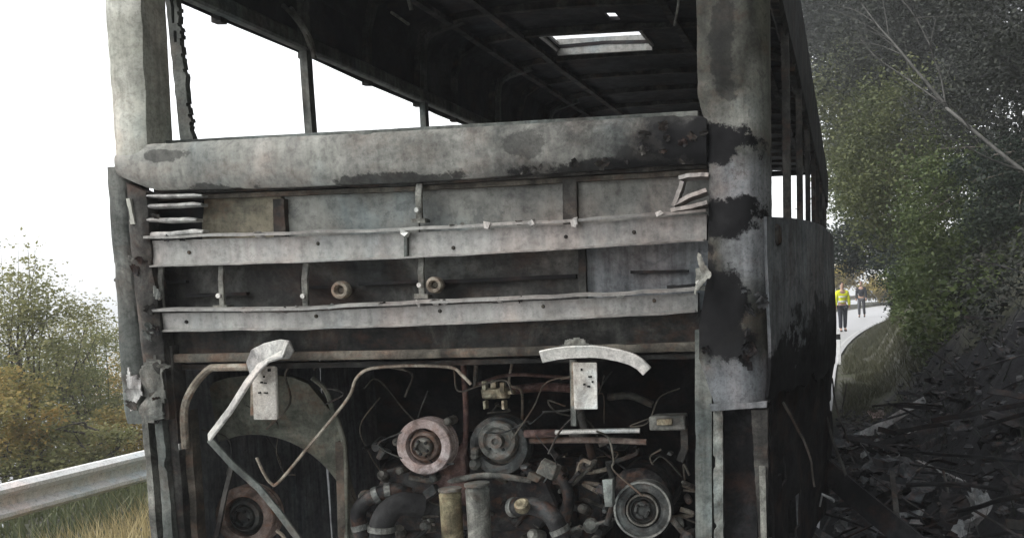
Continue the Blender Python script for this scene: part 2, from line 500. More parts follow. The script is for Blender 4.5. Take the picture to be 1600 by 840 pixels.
simple('bark', (0.045, 0.038, 0.03), (0.13, 0.115, 0.095), 14)
simple('bark_pale', (0.04, 0.039, 0.036), (0.12, 0.117, 0.108), 12)
simple('bark_charred', (0.012, 0.012, 0.012), (0.05, 0.05, 0.05), 14)
simple('skin', (0.36, 0.22, 0.16), (0.42, 0.27, 0.2), 30, 0.5, 0.05)
simple('hair', (0.01, 0.008, 0.007), (0.03, 0.022, 0.018), 40)
simple('cloth_dark', (0.012, 0.014, 0.02), (0.028, 0.03, 0.038), 20)
simple('cloth_grey', (0.05, 0.052, 0.058), (0.09, 0.092, 0.1), 20)
simple('cloth_yellow', (0.62, 0.66, 0.02), (0.72, 0.74, 0.04), 20, 0.6, 0.1)
simple('reflect_band', (0.5, 0.5, 0.5), (0.6, 0.6, 0.6), 20, 0.4, 0.05)
simple('worn_paint', (0.45, 0.45, 0.45), (0.62, 0.62, 0.61), 5, 0.6, 0.05)
simple('white_paint', (0.6, 0.6, 0.6), (0.78, 0.78, 0.77), 9, 0.6, 0.05)
simple('asphalt', (0.36, 0.36, 0.365), (0.47, 0.47, 0.475), 30, 0.5, 0.1)
simple('rubber_burnt', (0.01, 0.01, 0.01), (0.03, 0.03, 0.03), 25)

t = NT('terrain')
n = t.noise(1.3, 8, 0.7); n2 = t.noise(9, 7, 0.7)
soil = t.ramp(n2, [(0.3, (0.035, 0.033, 0.027)), (0.5, (0.075, 0.072, 0.058)), (0.7, (0.13, 0.127, 0.105))])
grassc = t.ramp(n2, [(0.3, (0.03, 0.034, 0.02)), (0.6, (0.065, 0.068, 0.038)), (0.75, (0.10, 0.10, 0.06))])
c = t.mix(t.ramp(n, [(0.42, (0, 0, 0)), (0.58, (1, 1, 1))]), soil, grassc)
# burnt ground round the bus: charred black out to where the fire died
mp = t.n('ShaderNodeMapping'); mp.inputs['Location'].default_value = (-0.30, -0.22, 0); mp.inputs['Scale'].default_value = (0.15, 0.13, 0.5)
t.l(t.co, mp.inputs['Vector'])
ln = t.n('ShaderNodeVectorMath', operation='LENGTH'); t.l(mp.outputs[0], ln.inputs[0])
d = t.math('ADD', ln.outputs['Value'], t.math('MULTIPLY', t.math('SUBTRACT', n, 0.5), 1.1))
mr = t.n('ShaderNodeMapRange'); mr.inputs['From Min'].default_value = 1.1; mr.inputs['From Max'].default_value = 0.8
t.l(d, mr.inputs['Value'])
charc = t.ramp(n2, [(0.35, (0.004, 0.004, 0.005)), (0.6, (0.011, 0.011, 0.013)), (0.78, (0.035, 0.035, 0.038))])
c = t.mix(mr.outputs[0], c, charc)
t.out(c, 0.9)
t.bump(n2, 0.8, 0.05)


# ------------------------------------------------------------------ terrain and road
def edge_r(y):      # right edge of the road
    return 1.3 + (max(0, y - 15) ** 2) / 280 if y < 75 else 1.3 + 3600 / 280 + (y - 75) * 60 / 140


def road_z(y): return max(0.0, (y - 10)) * 0.006


def bend(y):        # slope of the edge
    return max(0.0, min(60, y - 15)) / 140


def hgt(x, y):
    er = edge_r(y); z0 = road_z(y)
    cw = math.sqrt(1 + bend(y) ** 2)
    dr = (x - er) / cw
    if dr > 0.7:            # hillside
        e = dr - 0.7
        h = 1.15 * e if e < 3 else 3.45 + (e - 3) * 1.5
        h = min(h, 19.95 + 0.2 * (e - 14)) if e > 14 else h
        h *= min(1, e / 0.6 + 0.25) if e < 0.45 else 1
        nn = 0.4 * nz((x, y, 0), 0.7, 3) + 0.22 * nz((x, y, 0), 1.9, 5) + 0.2 * nz((x, y, 0), 4, 8) + 0.09 * nz((x, y, 0), 9, 11)
        return z0 + max(0, h) + nn * min(1, e)
    if dr > 0: return z0 - 0.03 + 0.05 * nz((x, y, 0), 2.5, 2) * min(1, dr * 3)
    dl = -dr - 5.0
    if dl > 0:              # valley side
        k = max(0.0, min(1, (28 - y) / 16))
        drop = 0.42 * k * min(1, dl / 1.7)
        if dl > 4.6: drop += (dl - 4.6) * 0.62 if dl < 30 else 15.7 + (dl - 30) * 0.3
        return z0 - 0.05 - min(drop, 140) + 0.12 * nz((x, y, 0), 0.8, 9) * min(1, dl)
    return z0 - 0.06


def grid(name, xs, ys, fn, mat):
    mb = MB()
    vs = [(x, y, fn(x, y)) for y in ys for x in xs]
    nx = len(xs)
    fs = [(j * nx + i, j * nx + i + 1, (j + 1) * nx + i + 1, (j + 1) * nx + i) for j in range(len(ys) - 1) for i in range(nx - 1)]
    mb.add(vs, fs, True)
    return mb.build(name, mat, fix=False)


xs = [-600, -400, -250, -150, -80, -50] + list(np.arange(-36, -7, 1.5)) + list(np.arange(-7, -4, 0.5)) + list(np.arange(-4, 1.2, 1.0)) + list(np.arange(1.2, 9, 0.2)) + list(np.arange(9, 36, 1.2)) + [40, 60, 90, 150, 300, 600]
ys = [-600, -300, -100, -50, -25, -15, -10, -7, -5] + list(np.arange(-4, 16, 0.25)) + list(np.arange(16, 90, 1.0)) + [95, 110, 150, 300, 600]
tag(grid('ground', xs, ys, hgt, 'terrain'), kind='structure')


def road_strip(name, d0, d1, dz, mat, y0=-40, y1=120, step=1.0):
    mb = MB(); vs = []; fs = []
    Y = list(np.arange(y0, y1, step))
    for y in Y:
        nrm = Vector((1, -bend(y), 0)).normalized()
        b = Vector((edge_r(y), y, 0))
        for k in range(5):
            p = b - nrm * (d0 + (d1 - d0) * k / 4)
            vs.append((p.x, p.y, road_z(y) + dz))
    for i in range(len(Y) - 1):
        for k in range(4): fs.append((i * 5 + k, i * 5 + k + 1, (i + 1) * 5 + k + 1, (i + 1) * 5 + k))
    mb.add(vs, fs)
    return mb.build(name, mat, fix=False)


tag(road_strip('road', 0.0, 5.0, 0.0, 'asphalt'), kind='structure')
tag(road_strip('edge_line', 0.14, 0.22, 0.005, 'worn_paint'), kind='structure')
tag(road_strip('edge_line', 4.73, 4.88, 0.005, 'worn_paint'), kind='structure')

# ------------------------------------------------------------------ the burnt bus
bus = empty('burnt_bus')
tag(bus, 'burnt-out passenger coach seen from behind, rear panels gone and engine bay open', 'bus')

# roof shell: cross-section from the right window header over to the left one
SEC = [(1.30, 3.03), (1.312, 3.3), (1.32, 3.5), (1.275, 3.6), (1.05, 3.65), (0.7, 3.67), (0.4, 3.68), (0.1, 3.685), (0.03, 3.685), (-0.05, 3.685), (-0.25, 3.685), (-0.6, 3.675), (-0.85, 3.66), (-1.08, 3.63), (-1.22, 3.55), (-1.27, 3.4), (-1.285, 3.2), (-1.29, 3.08)]
YS = [0.0, 0.6, 1.26, 1.9, 2.55, 2.93, 3.10, 3.32, 3.72, 3.95, 4.6, 5.3, 5.9, 6.6, 7.2, 7.9, 8.6, 9.3, 9.9, 10.6, 11.3, 12.0]
mb = MB(); vs = []; fs = []
ns = len(SEC)
for yy in YS:
    for (sx, sz) in SEC:
        k = nz((sx, yy, sz), 1.3, 4)
        vs.append((sx, yy, sz + 0.025 * k))
nv = len(vs)
for yy in YS:
    for (sx, sz) in SEC: vs.append((sx * 0.985, yy, sz - 0.025 + 0.025 * nz((sx, yy, sz), 1.3, 4)))
gone = {(7, 7), (7, 8), (7, 9), (7, 10), (5, 8)}
def solid(i, j): return 0 <= i < len(YS) - 1 and 0 <= j < ns - 1 and (i, j) not in gone
for i in range(len(YS) - 1):
    for j in range(ns - 1):
        if not solid(i, j): continue
        a, b, c_, d_ = i * ns + j, i * ns + j + 1, (i + 1) * ns + j + 1, (i + 1) * ns + j
        fs += [(a, b, c_, d_), (nv + d_, nv + c_, nv + b, nv + a)]
        for (q, e) in (((i - 1, j), (a, b)), ((i + 1, j), (c_, d_)), ((i, j - 1), (d_, a)), ((i, j + 1), (b, c_))):
            if not solid(*q): fs.append((e[1], e[0], nv + e[0], nv + e[1]))
mb.add(vs, fs)
roof = mb.build('roof', 'ceiling_soot', bus)
# hatch curb, seen from below
mb = MB()
mb.box((-0.62, 3.29, 3.63), (0.12, 3.315, 3.70)); mb.box((-0.62, 3.725, 3.60), (0.12, 3.75, 3.72))
mb.box((-0.632, 3.288, 3.632), (-0.607, 3.752, 3.702)); mb.box((0.107, 3.288, 3.632), (0.132, 3.752, 3.702))
mb.build('roof_hatch_frame', 'bar_metal', roof)
for yy in [0.05] + [0.62 + 0.665 * k for k in range(17)]:
    if abs(yy - 3.28) < 0.1: yy = 3.2
    mb = MB()
    pts = [Vector((x * 0.975, yy + 0.02 * nz((x, yy, z), 3), z - 0.045)) for (x, z) in SEC]
    mb.strip(pts, (0, 1, 0), 0.045, 0.045)
    mb.build('roof_rib', 'dark_frame', roof)
for xx, zz in ((-1.0, 3.56), (-0.72, 3.6), (0.42, 3.61), (0.95, 3.58)):
    MB().strip([(xx, y, zz + 0.015 * nz((xx, y, zz), 1.5)) for y in np.arange(0.1, 11.9, 0.5)], (1, 0, 0), 0.05, 0.03).build('roof_stringer', 'dark_frame', roof)
for sx, wx in ((-1, -1.22), (1, 1.255)):
    MB().box((wx - 0.03, 0.1, 3.06), (wx + 0.03, 12, 3.14)).build('window_header', 'left_edge' if sx < 0 else 'dark_frame', bus, bevel=0.01)  # left header paler than the right: its light is put into the colour
    MB().box((wx - 0.04, 0.12, 1.92), (wx + 0.04, 11.95, 2.0)).build('window_sill_rail', 'dark_frame', bus, bevel=0.01)
    for yy in (1.24, 2.63, 4.0, 5.35, 6.7, 8.05, 9.4, 10.75):
        j = 0.02 * nz((sx, yy, 0), 3)
        ln_ = 0.03 if sx > 0 else 0.0
        mb = MB()
        mb.strip(smooth_path([(wx, yy, 2.0), (wx + ln_ * .4, yy + j, 2.5), (wx + ln_ * .7, yy, 3.0), (wx + ln_ - sx * 0.01, yy, 3.35), (wx - sx * 0.06, yy, 3.5), (wx - sx * 0.3, yy, 3.58)], 4), (0, 1, 0), 0.05, 0.04)
        mb.build('window_pillar', 'left_edge' if sx < 0 else 'dark_frame', bus)
# leaning perforated pillar behind the left corner
a, b = P(262, -60, 0.3), P(292, 226, 0.3)
mb = MB()
A = [a.lerp(b, k / 24) + Vector((-0.028 + 0.006 * nz((k, 0, 0), 0.9), 0, 0)) for k in range(25)]
B = [a.lerp(b, k / 24) + Vector((0.024 + 0.012 * nz((k, 5, 0), 0.9), 0, 0)) for k in range(25)]
def leanp(u, v):
    k = u * 24; i = min(23, int(k)); f = k - i
    return A[i].lerp(A[i + 1], f).lerp(B[i].lerp(B[i + 1], f), v)
mb.sheet(leanp, 48, 8, 0.03, hole=lambda u, v: 3 / 8 < v < 5.1 / 8 and (0.2 < u < 0.34 or 0.37 < u < 0.44 or 0.05 < u < 0.16) or (v > 0.87 and nz((u * 40, 2, 1)) > 0.1))
mb.build('leaning_pillar', 'left_edge', bus)

# rear corner pillars
MB().rail(pl([(148, -270), (165, 0), (174, 150), (184, 262)]), pl([(206, -270), (219, 0), (227, 150), (234, 268)]), 0.14, 60, 7, 0.018, 0.012, 0.006, 1).build('corner_pillar', 'ash_corner', bus)
MB().rail(pl([(203, -270), (217, 0), (223, 100), (229, 226)], 0.06), pl([(208, -270), (222, 0), (230, 100), (235, 226)], 0.06), 0.05, 60, 3, 0, 0.003, 0.012, 2).build('pillar_seal', 'left_edge', bus)
MB().rail(pl([(1086, -310), (1088, 0), (1090, 150), (1104, 200), (1108, 265), (1106, 430), (1092, 505), (1092, 560), (1106, 600), (1118, 638)]),
          pl([(1196, -310), (1197, 0), (1198, 150), (1199, 265), (1200, 430), (1202, 560), (1203, 600), (1200, 632)]), 0.13, 100, 14, 0.012, 0.014, 0.010, 3, turn=0.08).build('corner_pillar', 'corner_dark', bus)

# sill beam under the rear window
MB().rail(pl([(184, 240), (232, 226), (330, 220), (650, 204), (900, 189), (1060, 180), (1105, 182)]), pl([(188, 276), (240, 297), (400, 294), (650, 284), (900, 268), (1030, 258), (1105, 256)]), 0.1, 150, 9, 0.02, 0.010, 0.007, 4, 4).build('sill_beam', 'ash_beam', bus)
MB().rail(pl([(232, 221), (650, 199), (1090, 173)], 0.1), pl([(232, 236), (650, 214), (1090, 188)], 0.1), 0.04, 40, 3, 0, 0.002, 0.004, 5).build('window_frame_rail', 'left_edge', bus)
MB().rail(pl([(240, 293), (650, 279), (1105, 250)], 0.03), pl([(240, 303), (650, 289), (1105, 262)], 0.03), 0.05, 40, 3, 0, 0.003, 0.004, 6).build('trim_rail', 'dark_frame', bus)
MB().rail(pl([(240, 306), (650, 291), (1105, 264)], 0.05), pl([(240, 313), (650, 298), (1105, 272)], 0.05), 0.05, 40, 3, 0, 0.003, 0.003, 7).build('trim_rail', 'brown_frame', bus)

# upper row of panels
def panel(pts, Y, mat, name='rear_panel', d=0.02, warp=0.012, seed=0, parent=bus):
    (x0, y0), (x1, y1), (x2, y2), (x3, y3) = pts      # tl tr br bl
    c4 = [P(*q, Y) for q in pts]
    def fn(u, v):
        p = c4[0].lerp(c4[1], u).lerp(c4[3].lerp(c4[2], u), v)
        e = min(u, 1 - u, v, 1 - v)
        p.y += warp * (nz(p, 5, seed) + 0.5 * nz(p, 13, seed))
        return p
    return MB().sheet(fn, 20, 8, d).build(name, mat, parent)

panel([(318, 308), (440, 304), (440, 372), (318, 375)], 0.08, 'row_panel_tan', seed=1)
panel([(444, 303), (655, 293), (655, 366), (444, 372)], 0.08, 'row_panel', seed=2)
panel([(658, 293), (886, 279), (886, 352), (658, 366)], 0.08, 'row_panel', seed=3)
panel([(890, 279), (1112, 265), (1112, 345), (890, 352)], 0.08, 'row_panel', seed=4)
panel([(222, 300), (318, 298), (318, 380), (222, 382)], 0.11, 'soot', seed=5)
MB().rail(pl([(426, 311), (428, 372)], 0.05), pl([(443, 310), (446, 372)], 0.05), 0.03, 10, 3, 0, 0.002, 0.01, 8).build('divider', 'dark_frame', bus)
MB().rail(pl([(879, 281), (880, 350)], 0.05), pl([(900, 280), (902, 350)], 0.05), 0.03, 10, 3, 0, 0.002, 0.01, 9).build('divider', 'dark_frame', bus)

# grille slats: four straight at the left, bent remains at the right
for k, (yl, yr, xr) in enumerate([(307, 305, 316), (322, 319, 316), (345, 343, 308), (367, 362, 318)]):
    y2 = 3 + k * 0.5
    A = pl([(224, yl - y2), (270, yl - y2 - 1), (xr - 14, yr - y2), (xr, yr - y2 + 2)], -0.005)
    B = pl([(224, yl + y2), (270, yl + y2 - 1), (xr - 14, yr + y2), (xr, yr + y2 - 1)], -0.005)
    MB().rail(A, B, 0.035, 14, 4, 0.008, 0.006, 0.006, 20 + k).build('grille_slat', 'strip_light', bus)
for k, pts in enumerate([[(1062, 280), (1085, 276), (1108, 276)], [(1054, 322), (1062, 302), (1068, 284)], [(1054, 322), (1078, 309), (1106, 299)], [(1050, 331), (1080, 325), (1106, 319)]]):
    MB().strip(smooth_path(pl(pts, 0.0), 4), (0, 1, -0.35), 0.035, 0.016, 0.0015).build('grille_slat', 'bar_metal', bus)

# two crossbars with lips
def crossbar(top, bot, lip_dy, seed):
    o = MB().rail(pl(top), pl(bot), 0.05, 150, 5, 0.0, 0.005, 0.005, seed, 4).build('crossbar', 'bar_metal', bus)
    lip = [P(x, y - lip_dy + 3 * nz((x * 0.013, seed, 0), 1), -0.012) for (x, y) in [(top[0][0] + (top[-1][0] - top[0][0]) * k / 40, np.interp(top[0][0] + (top[-1][0] - top[0][0]) * k / 40, [q[0] for q in top], [q[1] for q in top])) for k in range(41)]]
    MB().strip(lip, (0, 1, 0.15), 0.045, 0.009, 0.001).build('lip', 'bar_metal', o)
    xs_t = [q[0] for q in top]; ys_t = [q[1] for q in top]; xs_b = [q[0] for q in bot]; ys_b = [q[1] for q in bot]
    MB().strip([P(x, np.interp(x, xs_b, ys_b) - 1 + 1.5 * nz((x * 0.02, seed, 3)), -0.008) for x in np.linspace(xs_b[0] + 4, xs_b[-1] - 4, 50)], (0, 1, 0.25), 0.022, 0.006, 0.0008).build('flange', 'bar_metal', o)
    for x in np.linspace(top[0][0] + 60, top[-1][0] - 60, 5):
        x += random.uniform(-55, 55); f_ = random.choice([0.3, 0.5, 0.7])
        y = np.interp(x, xs_t, ys_t) * (1 - f_) + np.interp(x, xs_b, ys_b) * f_
        MB().lathe(P(x, y, 0.0), [(0, 0.007), (0.005, 0.007), (0.0075, 0.003), (0.008, -0.008)], n=8).build('bolt', random.choice(['dark_frame', 'mark_black', 'brown_frame']), o)
    return o
crossbar([(230, 376), (450, 370), (640, 364), (720, 359), (880, 351), (1000, 342), (1104, 335)], [(232, 416), (450, 410), (650, 402), (900, 388), (1104, 375)], 6, 11)
crossbar([(243, 489), (450, 488), (520, 484), (680, 477), (900, 467), (1010, 461), (1090, 457)], [(252, 517), (450, 514), (650, 508), (900, 497), (1090, 487)], 6, 12)
MB().rail(pl([(631, 362), (631, 404)], -0.014), pl([(636, 362), (636, 404)], -0.014), 0.02, 6, 3, 0, 0.001, 0.004, 13).build('joint_strip', 'left_edge', bus)
for (x, y) in [(632, 364), (762, 352), (832, 348), (897, 350), (900, 345), (1030, 333)]:
    c0 = P(x, y, -0.03)
    MB().box(c0 - Vector((0.012, 0.012, 0.009)), c0 + Vector((0.012, 0.012, 0.009)), Matrix.Rotation(x, 3, 'Y'), 0.004).build('clip', 'strip_light', bus)

# lower row
panel([(240, 412), (470, 406), (470, 520), (240, 524)], 0.10, 'lower_panel', seed=6)
panel([(470, 406), (905, 385), (905, 500), (470, 520)], 0.10, 'lower_panel', seed=7, warp=0.02)
panel([(908, 385), (1108, 375), (1108, 490), (908, 500)], 0.09, 'side_grey', seed=8)
MB().rail(pl([(903, 384), (905, 470)], 0.07), pl([(914, 384), (916, 470)], 0.07), 0.03, 10, 3, 0, 0.002, 0.006, 14).build('divider', 'dark_frame', bus)
for (x0, y0, x1, y1, h) in [(290, 459, 385, 456, 5), (470, 447, 540, 445, 5), (560, 441, 655, 437, 5), (690, 437, 900, 428, 6), (985, 423, 1075, 421, 4), (1042, 446, 1085, 443, 5), (240, 440, 290, 438, 4)]:
    MB().rail(pl([(x0, y0), (x1, y1)], 0.065), pl([(x0, y0 + h), (x1, y1 + h)], 0.065), 0.02, 12, 3, 0, 0.004, 0.008, x0).build('slot_rail', 'soot', bus)
for (x, ya, yb, wd) in [(253, 416, 484, 9), (347, 415, 480, 9), (478, 412, 482, 10), (659, 402, 462, 10), (655, 287, 345, 11), (1092, 420, 450, 12)]:
    mb = MB()
    c0 = P(x, ya, 0.02); c1 = P(x + 1, yb, 0.02)
    mb.strip([c0, c0.lerp(c1, 0.35) + Vector((0.003, -0.012, 0)), c0.lerp(c1, 0.7) + Vector((0, -0.004, 0)), c1], (1, 0, 0), 0.001 * wd * 2.4, 0.012, 0.002)
    br = mb.build('bracket', 'filter_grey', bus, bevel=0.002)
    cc = c0.lerp(c1, 0.72) + Vector((0, -0.018, 0))
    MB().lathe(cc, [(0, 0.012), (0.009, 0.012), (0.011, 0.008), (0.011, 0), (0, 0)], n=8).build('bolt', 'bare_alloy', br)
    MB().box(c1 - Vector((0.028, 0.015, 0.008)), c1 + Vector((0.028, 0.03, 0.008)), None, 0.003).build('foot_plate', 'filter_grey', br)
for (x, y, r) in [(536, 453, 0.036), (682, 445, 0.033)]:
    c0 = P(x, y, 0.04)
    rb = MB().lathe(c0, [(r * 0.45, 0), (r * 0.45, 0.02), (r * 0.6, 0.032), (r * 0.9, 0.03), (r, 0.02), (r, 0)], n=28).build('grommet_ring', 'rod_brown', bus)
    MB().lathe(c0, [(0, 0.012), (r * 0.3, 0.012), (r * 0.44, 0.004), (r * 0.44, -0.05)], n=20).build('hub', 'brown_frame', rb)

# dark sheet and beam over the engine bay
panel([(255, 512), (1095, 484), (1092, 548), (262, 566)], 0.06, 'dark_frame', 'apron_sheet', seed=9, warp=0.015)
MB().rail(pl([(268, 553), (650, 546), (1090, 534)], 0.03), pl([(268, 566), (650, 560), (1090, 548)], 0.03), 0.06, 60, 4, 0.004, 0.006, 0.006, 15).build('bay_beam', 'brown_frame', bus)
MB().rail(pl([(275, 569), (650, 564), (1088, 552)], 0.07), pl([(275, 578), (650, 572), (1088, 560)], 0.07), 0.06, 50, 3, 0, 0.004, 0.005, 16).build('bay_beam', 'dark_frame', bus)

# left lower corner: side wall end, inner rail, column strips
MB().rail(pl([(169, 262), (176, 380), (186, 520), (194, 640), (200, 660)], 0.03), pl([(206, 262), (214, 380), (226, 520), (240, 640), (244, 660)], 0.03), 0.09, 50, 7, 0.03, 0.008, 0.006, 30).build('corner_panel', 'left_edge', bus)
MB().rail(pl([(196, 285), (206, 400), (222, 540), (232, 655)], -0.012), pl([(228, 300), (237, 400), (256, 540), (266, 655)], -0.012), 0.06, 50, 5, 0.012, 0.008, 0.008, 31).build('corner_rail', 'dark_frame', bus)
MB().rail(pl([(197, 310), (204, 350)], -0.03), pl([(203, 310), (211, 350)], -0.03), 0.02, 8, 3, 0, 0.003, 0.006, 32).build('trim_scrap', 'ash_corner', bus)
c4 = pl([(180, 437), (192, 439)], 0.03)
MB().tube(c4, 0.008).build('side_stub', 'left_edge', bus)
def crum(x0, y0, x1, y1, Y, amp, seed, mat, name):
    def fn(u, v):
        p = P(x0 + (x1 - x0) * u, y0 + (y1 - y0) * v, Y)
        k = Vector((nz(p, 16, seed), nz(p, 14, seed + 4) - 0.3, nz(p, 16, seed + 9)))
        return p + k * amp
    return MB().sheet(fn, 16, 16, 0.006, hole=lambda u, v: (u - .5) ** 2 + (v - .5) ** 2 > 0.22 + 0.12 * nz((u * 4, v * 4, seed))).build(name, mat, bus)
crum(192, 578, 226, 640, -0.02, 0.04, 33, 'strip_light', 'lamp_remnant')
crum(222, 552, 262, 660, -0.03, 0.03, 37, 'filter_grey', 'lamp_remnant')
MB().rail(pl([(221, 652), (236, 840), (246, 1020)]), pl([(231, 652), (246, 840), (256, 1020)]), 0.05, 40, 3, 0, 0.004, 0.005, 34).build('column_strip', 'filter_grey', bus)
MB().rail(pl([(231, 640), (246, 840), (256, 1020)], 0.06), pl([(244, 640), (260, 840), (270, 1020)], 0.06), 0.05, 40, 3, 0, 0.003, 0.0, 35).build('column_channel', 'soot', bus)
MB().rail(pl([(241, 645), (256, 840), (268, 1020)], -0.01), pl([(253, 645), (270, 840), (282, 1020)], -0.01), 0.05, 50, 3, 0, 0.006, 0.014, 36).build('column_strip', 'left_edge', bus)
MB().rail(pl([(251, 540), (262, 655), (278, 840), (290, 1020)], 0.02), pl([(268, 540), (276, 655), (290, 840), (302, 1020)], 0.02), 0.07, 50, 4, 0.006, 0.004, 0.006, 38).build('column_strip', 'dark_frame', bus)
MB().rail(pl([(276, 655), (286, 840), (296, 1020)], 0.06), pl([(296, 640), (310, 840), (320, 1020)], 0.06), 0.05, 50, 4, 0.004, 0.01, 0.012, 39).build('column_strip', 'brown_frame', bus)
MB().box(P(279, 697, 0.03) - Vector((0.01, 0.01, 0.013)), P(279, 697, 0.03) + Vector((0.01, 0.01, 0.013))).build('clip', 'strip_light', bus)

# right lower corner strips
MB().rail(pl([(1086, 515), (1086, 700), (1088, 1030)], 0.015), pl([(1112, 515), (1112, 700), (1113, 1030)], 0.015), 0.06, 60, 4, 0.0, 0.004, 0.004, 40).build('column_strip', 'left_edge', bus)
MB().rail(pl([(1114, 640), (1116, 840), (1116, 1030)], -0.01), pl([(1129, 640), (1130, 840), (1130, 1030)], -0.01), 0.03, 90, 4, 0.0, 0.004, 0.012, 41).build('column_strip', 'filter_grey', bus)
MB().rail(pl([(1130, 630), (1130, 1030)], 0.09), pl([(1182, 630), (1184, 1030)], 0.09), 0.03, 30, 4, 0, 0.02, 0.0, 42).build('column_channel', 'soot', bus)
MB().rail(pl([(1174, 640), (1178, 720), (1186, 840), (1186, 1030)], 0.0), pl([(1199, 640), (1199, 840), (1199, 1030)], 0.0), 0.06, 90, 4, 0.0, 0.006, 0.012, 43).build('column_strip', 'dark_frame', bus)
MB().rail(pl([(1186, 728), (1189, 840), (1189, 1030)], -0.012), pl([(1196, 728), (1198, 840), (1198, 1030)], -0.012), 0.02, 40, 3, 0, 0.003, 0.004, 44).build('column_strip', 'filter_grey', bus)
MB().rail(pl([(1108, 632), (1198, 628)], -0.02), pl([(1112, 642), (1198, 636)], -0.02), 0.04, 16, 3, 0, 0.006, 0.006, 45).build('corner_lip', 'side_grey', bus)

# flared right-hand side panel behind the corner
c00, c10 = Vector((1.255, 0.04, P(1200, 337).z)), P(1301, 371, 1.35)
c01, c11 = Vector((1.25, 0.04, P(1203, 625).z)), P(1311, 570, 1.35)
def flare(u, v):
    p = c00.lerp(c10, u).lerp(c01.lerp(c11, u), v)
    p.x += 0.05 * math.sin(math.pi * u) * (1 - 0.4 * v) + 0.012 * nz(p, 3.5, 50) - 0.02 * (v ** 3)
    p.z += 0.02 * math.sin(math.pi * u) * (1 - v) * 1.2 + (0.05 * nz((p.x, p.y * 3, 0), 3, 51) if v > 0.98 else 0)
    return p
MB().sheet(flare, 30, 20, 0.012, (-1, 0, 0)).build('side_panel', 'flank_grey', bus)
# torn skirt remains hanging below it
def torn(u, v):
    p = Vector((1.235, 0.1, P(1203, 600).z)).lerp(P(1304, 520, 1.5), u)
    q = Vector((1.22, 0.25, 0.45)).lerp(Vector((1.42, 1.9, 0.5)), u)
    p = p.lerp(q, v); p.x += 0.03 * nz(p, 4, 55); p.y += 0.04 * nz(p, 4, 57)
    return p
MB().sheet(torn, 24, 16, 0.01, (-1, 0, 0), hole=lambda u, v: v > 0.35 and nz((u * 3, v * 2, 3), 1.4) > 0.22 + 0.2 * (1 - v)).build('torn_skirt', 'soot', bus)
for pts, wd in (([P(1224, 628, 0.3), P(1246, 668, 0.3), P(1266, 712, 0.3), P(1272, 760, 0.3)], 0.016), ([P(1300, 590, 1.6), P(1308, 640, 1.6), P(1326, 690, 1.6)], 0.03), ([P(1290, 640, 1.5), P(1302, 690, 1.5), P(1322, 742, 1.5)], 0.06), ([P(1322, 600, 1.9), P(1316, 650, 1.9), P(1330, 640, 1.9)], 0.02)):
    MB().strip(smooth_path(pts, 5), (0, 1, 0.3), wd, 0.008, 0.002).build('torn_strip', 'dark_frame', bus)

# side walls further forward: one door panel after another, wheel arches between
for sx in (-1, 1):
    y = 1.45 if sx > 0 else 0.1
    cuts = ([1.45, 2.35] if sx > 0 else [0.1, 1.2, 2.35])
    segs = list(zip(cuts[:-1], cuts[1:])) + [(3.65, 4.7), (4.7, 5.8), (5.8, 6.9), (6.9, 8.1), (9.4, 10.6), (10.6, 11.9)]
    for (a, b) in segs:
        def fn(u, v, a=a, b=b):
            p = Vector((sx * 1.25, a + 0.01 + (b - a - 0.02) * u, 0.4 + 1.52 * v)); p.x += 0.012 * nz(p, 2.2, a)
            return p
        MB().sheet(fn, 8, 8, 0.015, (-sx, 0, 0)).build('side_door_panel', 'side_grey', bus)
    for yc in (3.0, 8.75):
        mb = MB()
        vs = []; fs = []
        for k in range(17):
            g = math.pi * k / 16
            vs += [(sx * 1.25, yc + 0.63 * math.cos(g), 0.5 + 0.62 * math.sin(g)), (sx * 1.25, yc + 0.63 * math.cos(g), 1.92), (sx * 1.235, yc + 0.63 * math.cos(g), 0.5 + 0.62 * math.sin(g)), (sx * 1.235, yc + 0.63 * math.cos(g), 1.92)]
        for k in range(16):
            a = 4 * k
            fs += [(a, a + 4, a + 5, a + 1), (a + 2, a + 3, a + 7, a + 6), (a, a + 2, a + 6, a + 4)]
        mb.add(vs, fs); mb.build('wheel_arch', 'side_grey', bus)
        wh = MB().lathe((sx * 1.2, yc, 0.42), [(0.12, 0), (0.2, -0.02), (0.26, -0.05), (0.285, 0.02), (0.3, 0.02), (0.29, -0.2), (0.12, -0.2)], (sx, 0, 0), 28).build('wheel', 'dark_frame', bus)
        MB().lathe((sx * 1.19, yc, 0.42), [(0.3, 0), (0.38, -0.01), (0.42, -0.05), (0.42, -0.2), (0.3, -0.24)], (sx, 0, 0), 28).build('tyre', 'rubber_burnt', wh)
        MB().lathe((sx * 1.2, yc, 0.42), [(0, 0.06), (0.07, 0.05), (0.1, 0), (0.12, -0.02)], (sx, 0, 0), 16).build('hub', 'pulley_rust', wh)

